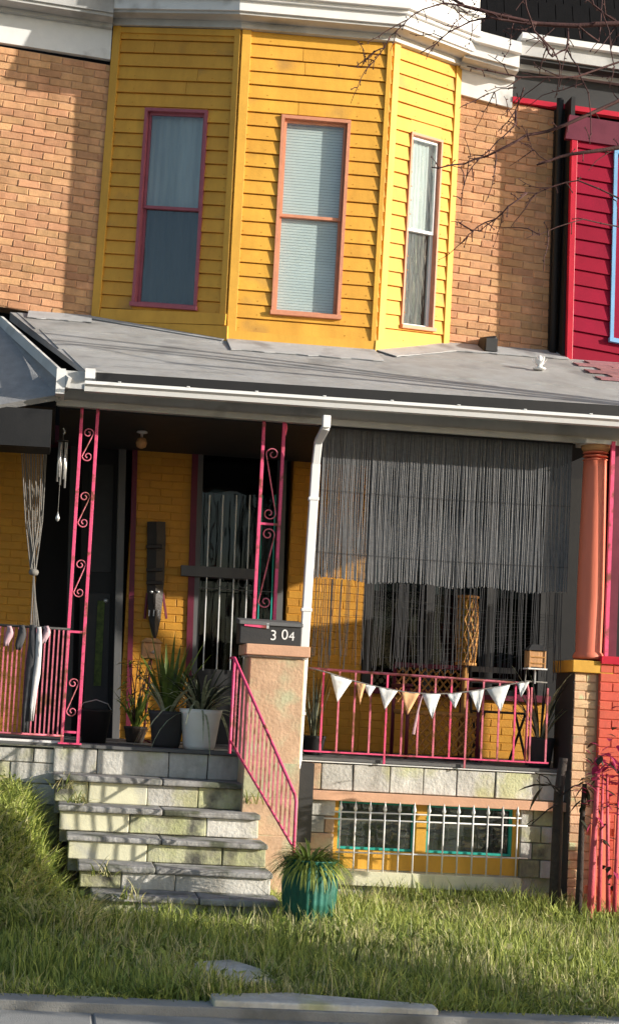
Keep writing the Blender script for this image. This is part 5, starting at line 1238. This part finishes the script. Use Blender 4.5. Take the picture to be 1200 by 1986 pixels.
def keep(X, Y):
    k = ~((X > .12) & (X < xbR) & (Y > -1.56)) & ~((X > xa - .02) & (X < xb + .02) & (Y > -.46)) & ~((X > 4.05) & (Y > -.2))
    for a, b, c, d in FB_:
        cx_, cy_ = (a + b) / 2, (c + d) / 2
        k &= ~((((X - cx_) / ((b - a) / 2)) ** 2 + ((Y - cy_) / ((d - c) / 2)) ** 2) < .55)
    return k
grass('lawn_grass', 120000, (-1.2, 5.2, LAWN_F + .01, -.03), (.03, .20), .0036, 'ragged sunlit lawn grass between the house and the pavement', keep)
grass('bank_grass', 34000, (-1.2, .36, -2.9, -.02), (.06, .27), .005, 'tall weedy grass on the bank left of the steps', lambda X, Y: (X < .10 + .24 * (Y < -.75) * np.minimum(1, -(Y + .75) * 1.6)), lean=.6, seed=5)
def broad_weeds(name, n, region, label, seed, keepf, hmax=.12):
    rng = np.random.default_rng(seed); V = []; F = []; mi = []
    cx = rng.uniform(region[0], region[1], n); cy = rng.uniform(region[2], region[3], n); kk = keepf(cx, cy)
    for x, y in zip(cx[kk], cy[kk]):
        z = ground_h(x, y); nl = rng.integers(5, 10); hh = rng.uniform(.3, 1) * hmax; c = rng.choice([0, 0, 2, 2, 1], p=[.3, .25, .2, .15, .1])
        for q in range(nl):
            a = rng.uniform(0, 6.28); L = rng.uniform(.025, .07); w = L * rng.uniform(.35, .6); b = np.array([x, y, z + rng.uniform(.2, 1) * hh]); d = np.array([math.cos(a), math.sin(a), rng.uniform(-.2, .7)]); s_ = np.array([-math.sin(a), math.cos(a), rng.uniform(-.3, .3)]) * w / 2
            k = len(V); V += [b, b + d * L * .45 + s_, b + d * L, b + d * L * .45 - s_]; F.append((k, k + 1, k + 2, k + 3)); mi.append(c)
    me = bpy.data.meshes.new(name); me.from_pydata([tuple(v) for v in V], [], F)
    for q in ('grass', 'grass_dry', 'grass_dark'): me.materials.append(M[q])
    me.polygons.foreach_set('material_index', mi); o = bpy.data.objects.new(name, me); COL.objects.link(o); tag(o, label, 'weeds', kind='stuff')
def patchy(X, Y): return keep(X, Y) & ((np.sin(X * 2.7 + 1.3 * np.sin(Y * 2.1)) + np.cos(Y * 3.9 + X * 1.1)) > -.1)
broad_weeds('lawn_weeds', 5200, (-1.2, 5.2, LAWN_F + .02, -.05), 'clover and broad-leaved weeds matted through the lawn', 21, patchy)
broad_weeds('bank_weeds', 1500, (-1.2, .30, -2.9, -.02), 'broad-leaved weeds crowding the bank beside the steps', 22, lambda X, Y: (X < .12 + .2 * (Y < -.9)), .26)
grass('lawn_edge_grass', 22000, (-1.2, 5.2, LAWN_F - .04, LAWN_F + .30), (.04, .14), .0038, 'grass tufts spilling over the edging beside the pavement', keep, lean=.8, seed=9)
# weeds growing out of the steps
for i, (x, y, Y, n) in enumerate(((150, 1558, -.62, 26), (120, 1530, -.35, 22), (500, 1560, -.5, 10), (250, 1745, -1.6, 22), (200, 1700, -1.35, 16), (300, 1790, -1.75, 24))):
    c = W(x, y, Y); t = thing('weed_clump', c, ['leafy weed clump on the second step at its left end', 'weed clump at the left end of the highest tread', 'small weed at the right end of the second step under the railing', 'weed clump at the foot of the lowest riser, left of centre', 'weed clump at the left end of the fourth step', 'weed clump in the lawn just before the lowest step'][i], 'weed', 'weeds growing from the steps')
    for k_ in range(n):
        a = random.uniform(0, 6.28); MB().blade(c + Vector((random.uniform(-.09, .09), random.uniform(-.03, .03), 0)), (math.cos(a), math.sin(a), 0), random.uniform(.4, .9), random.uniform(.08, .2), .016, 1.2, 4).build('leaf', M[random.choice(('grass', 'leaf', 'grass_dry'))], t)
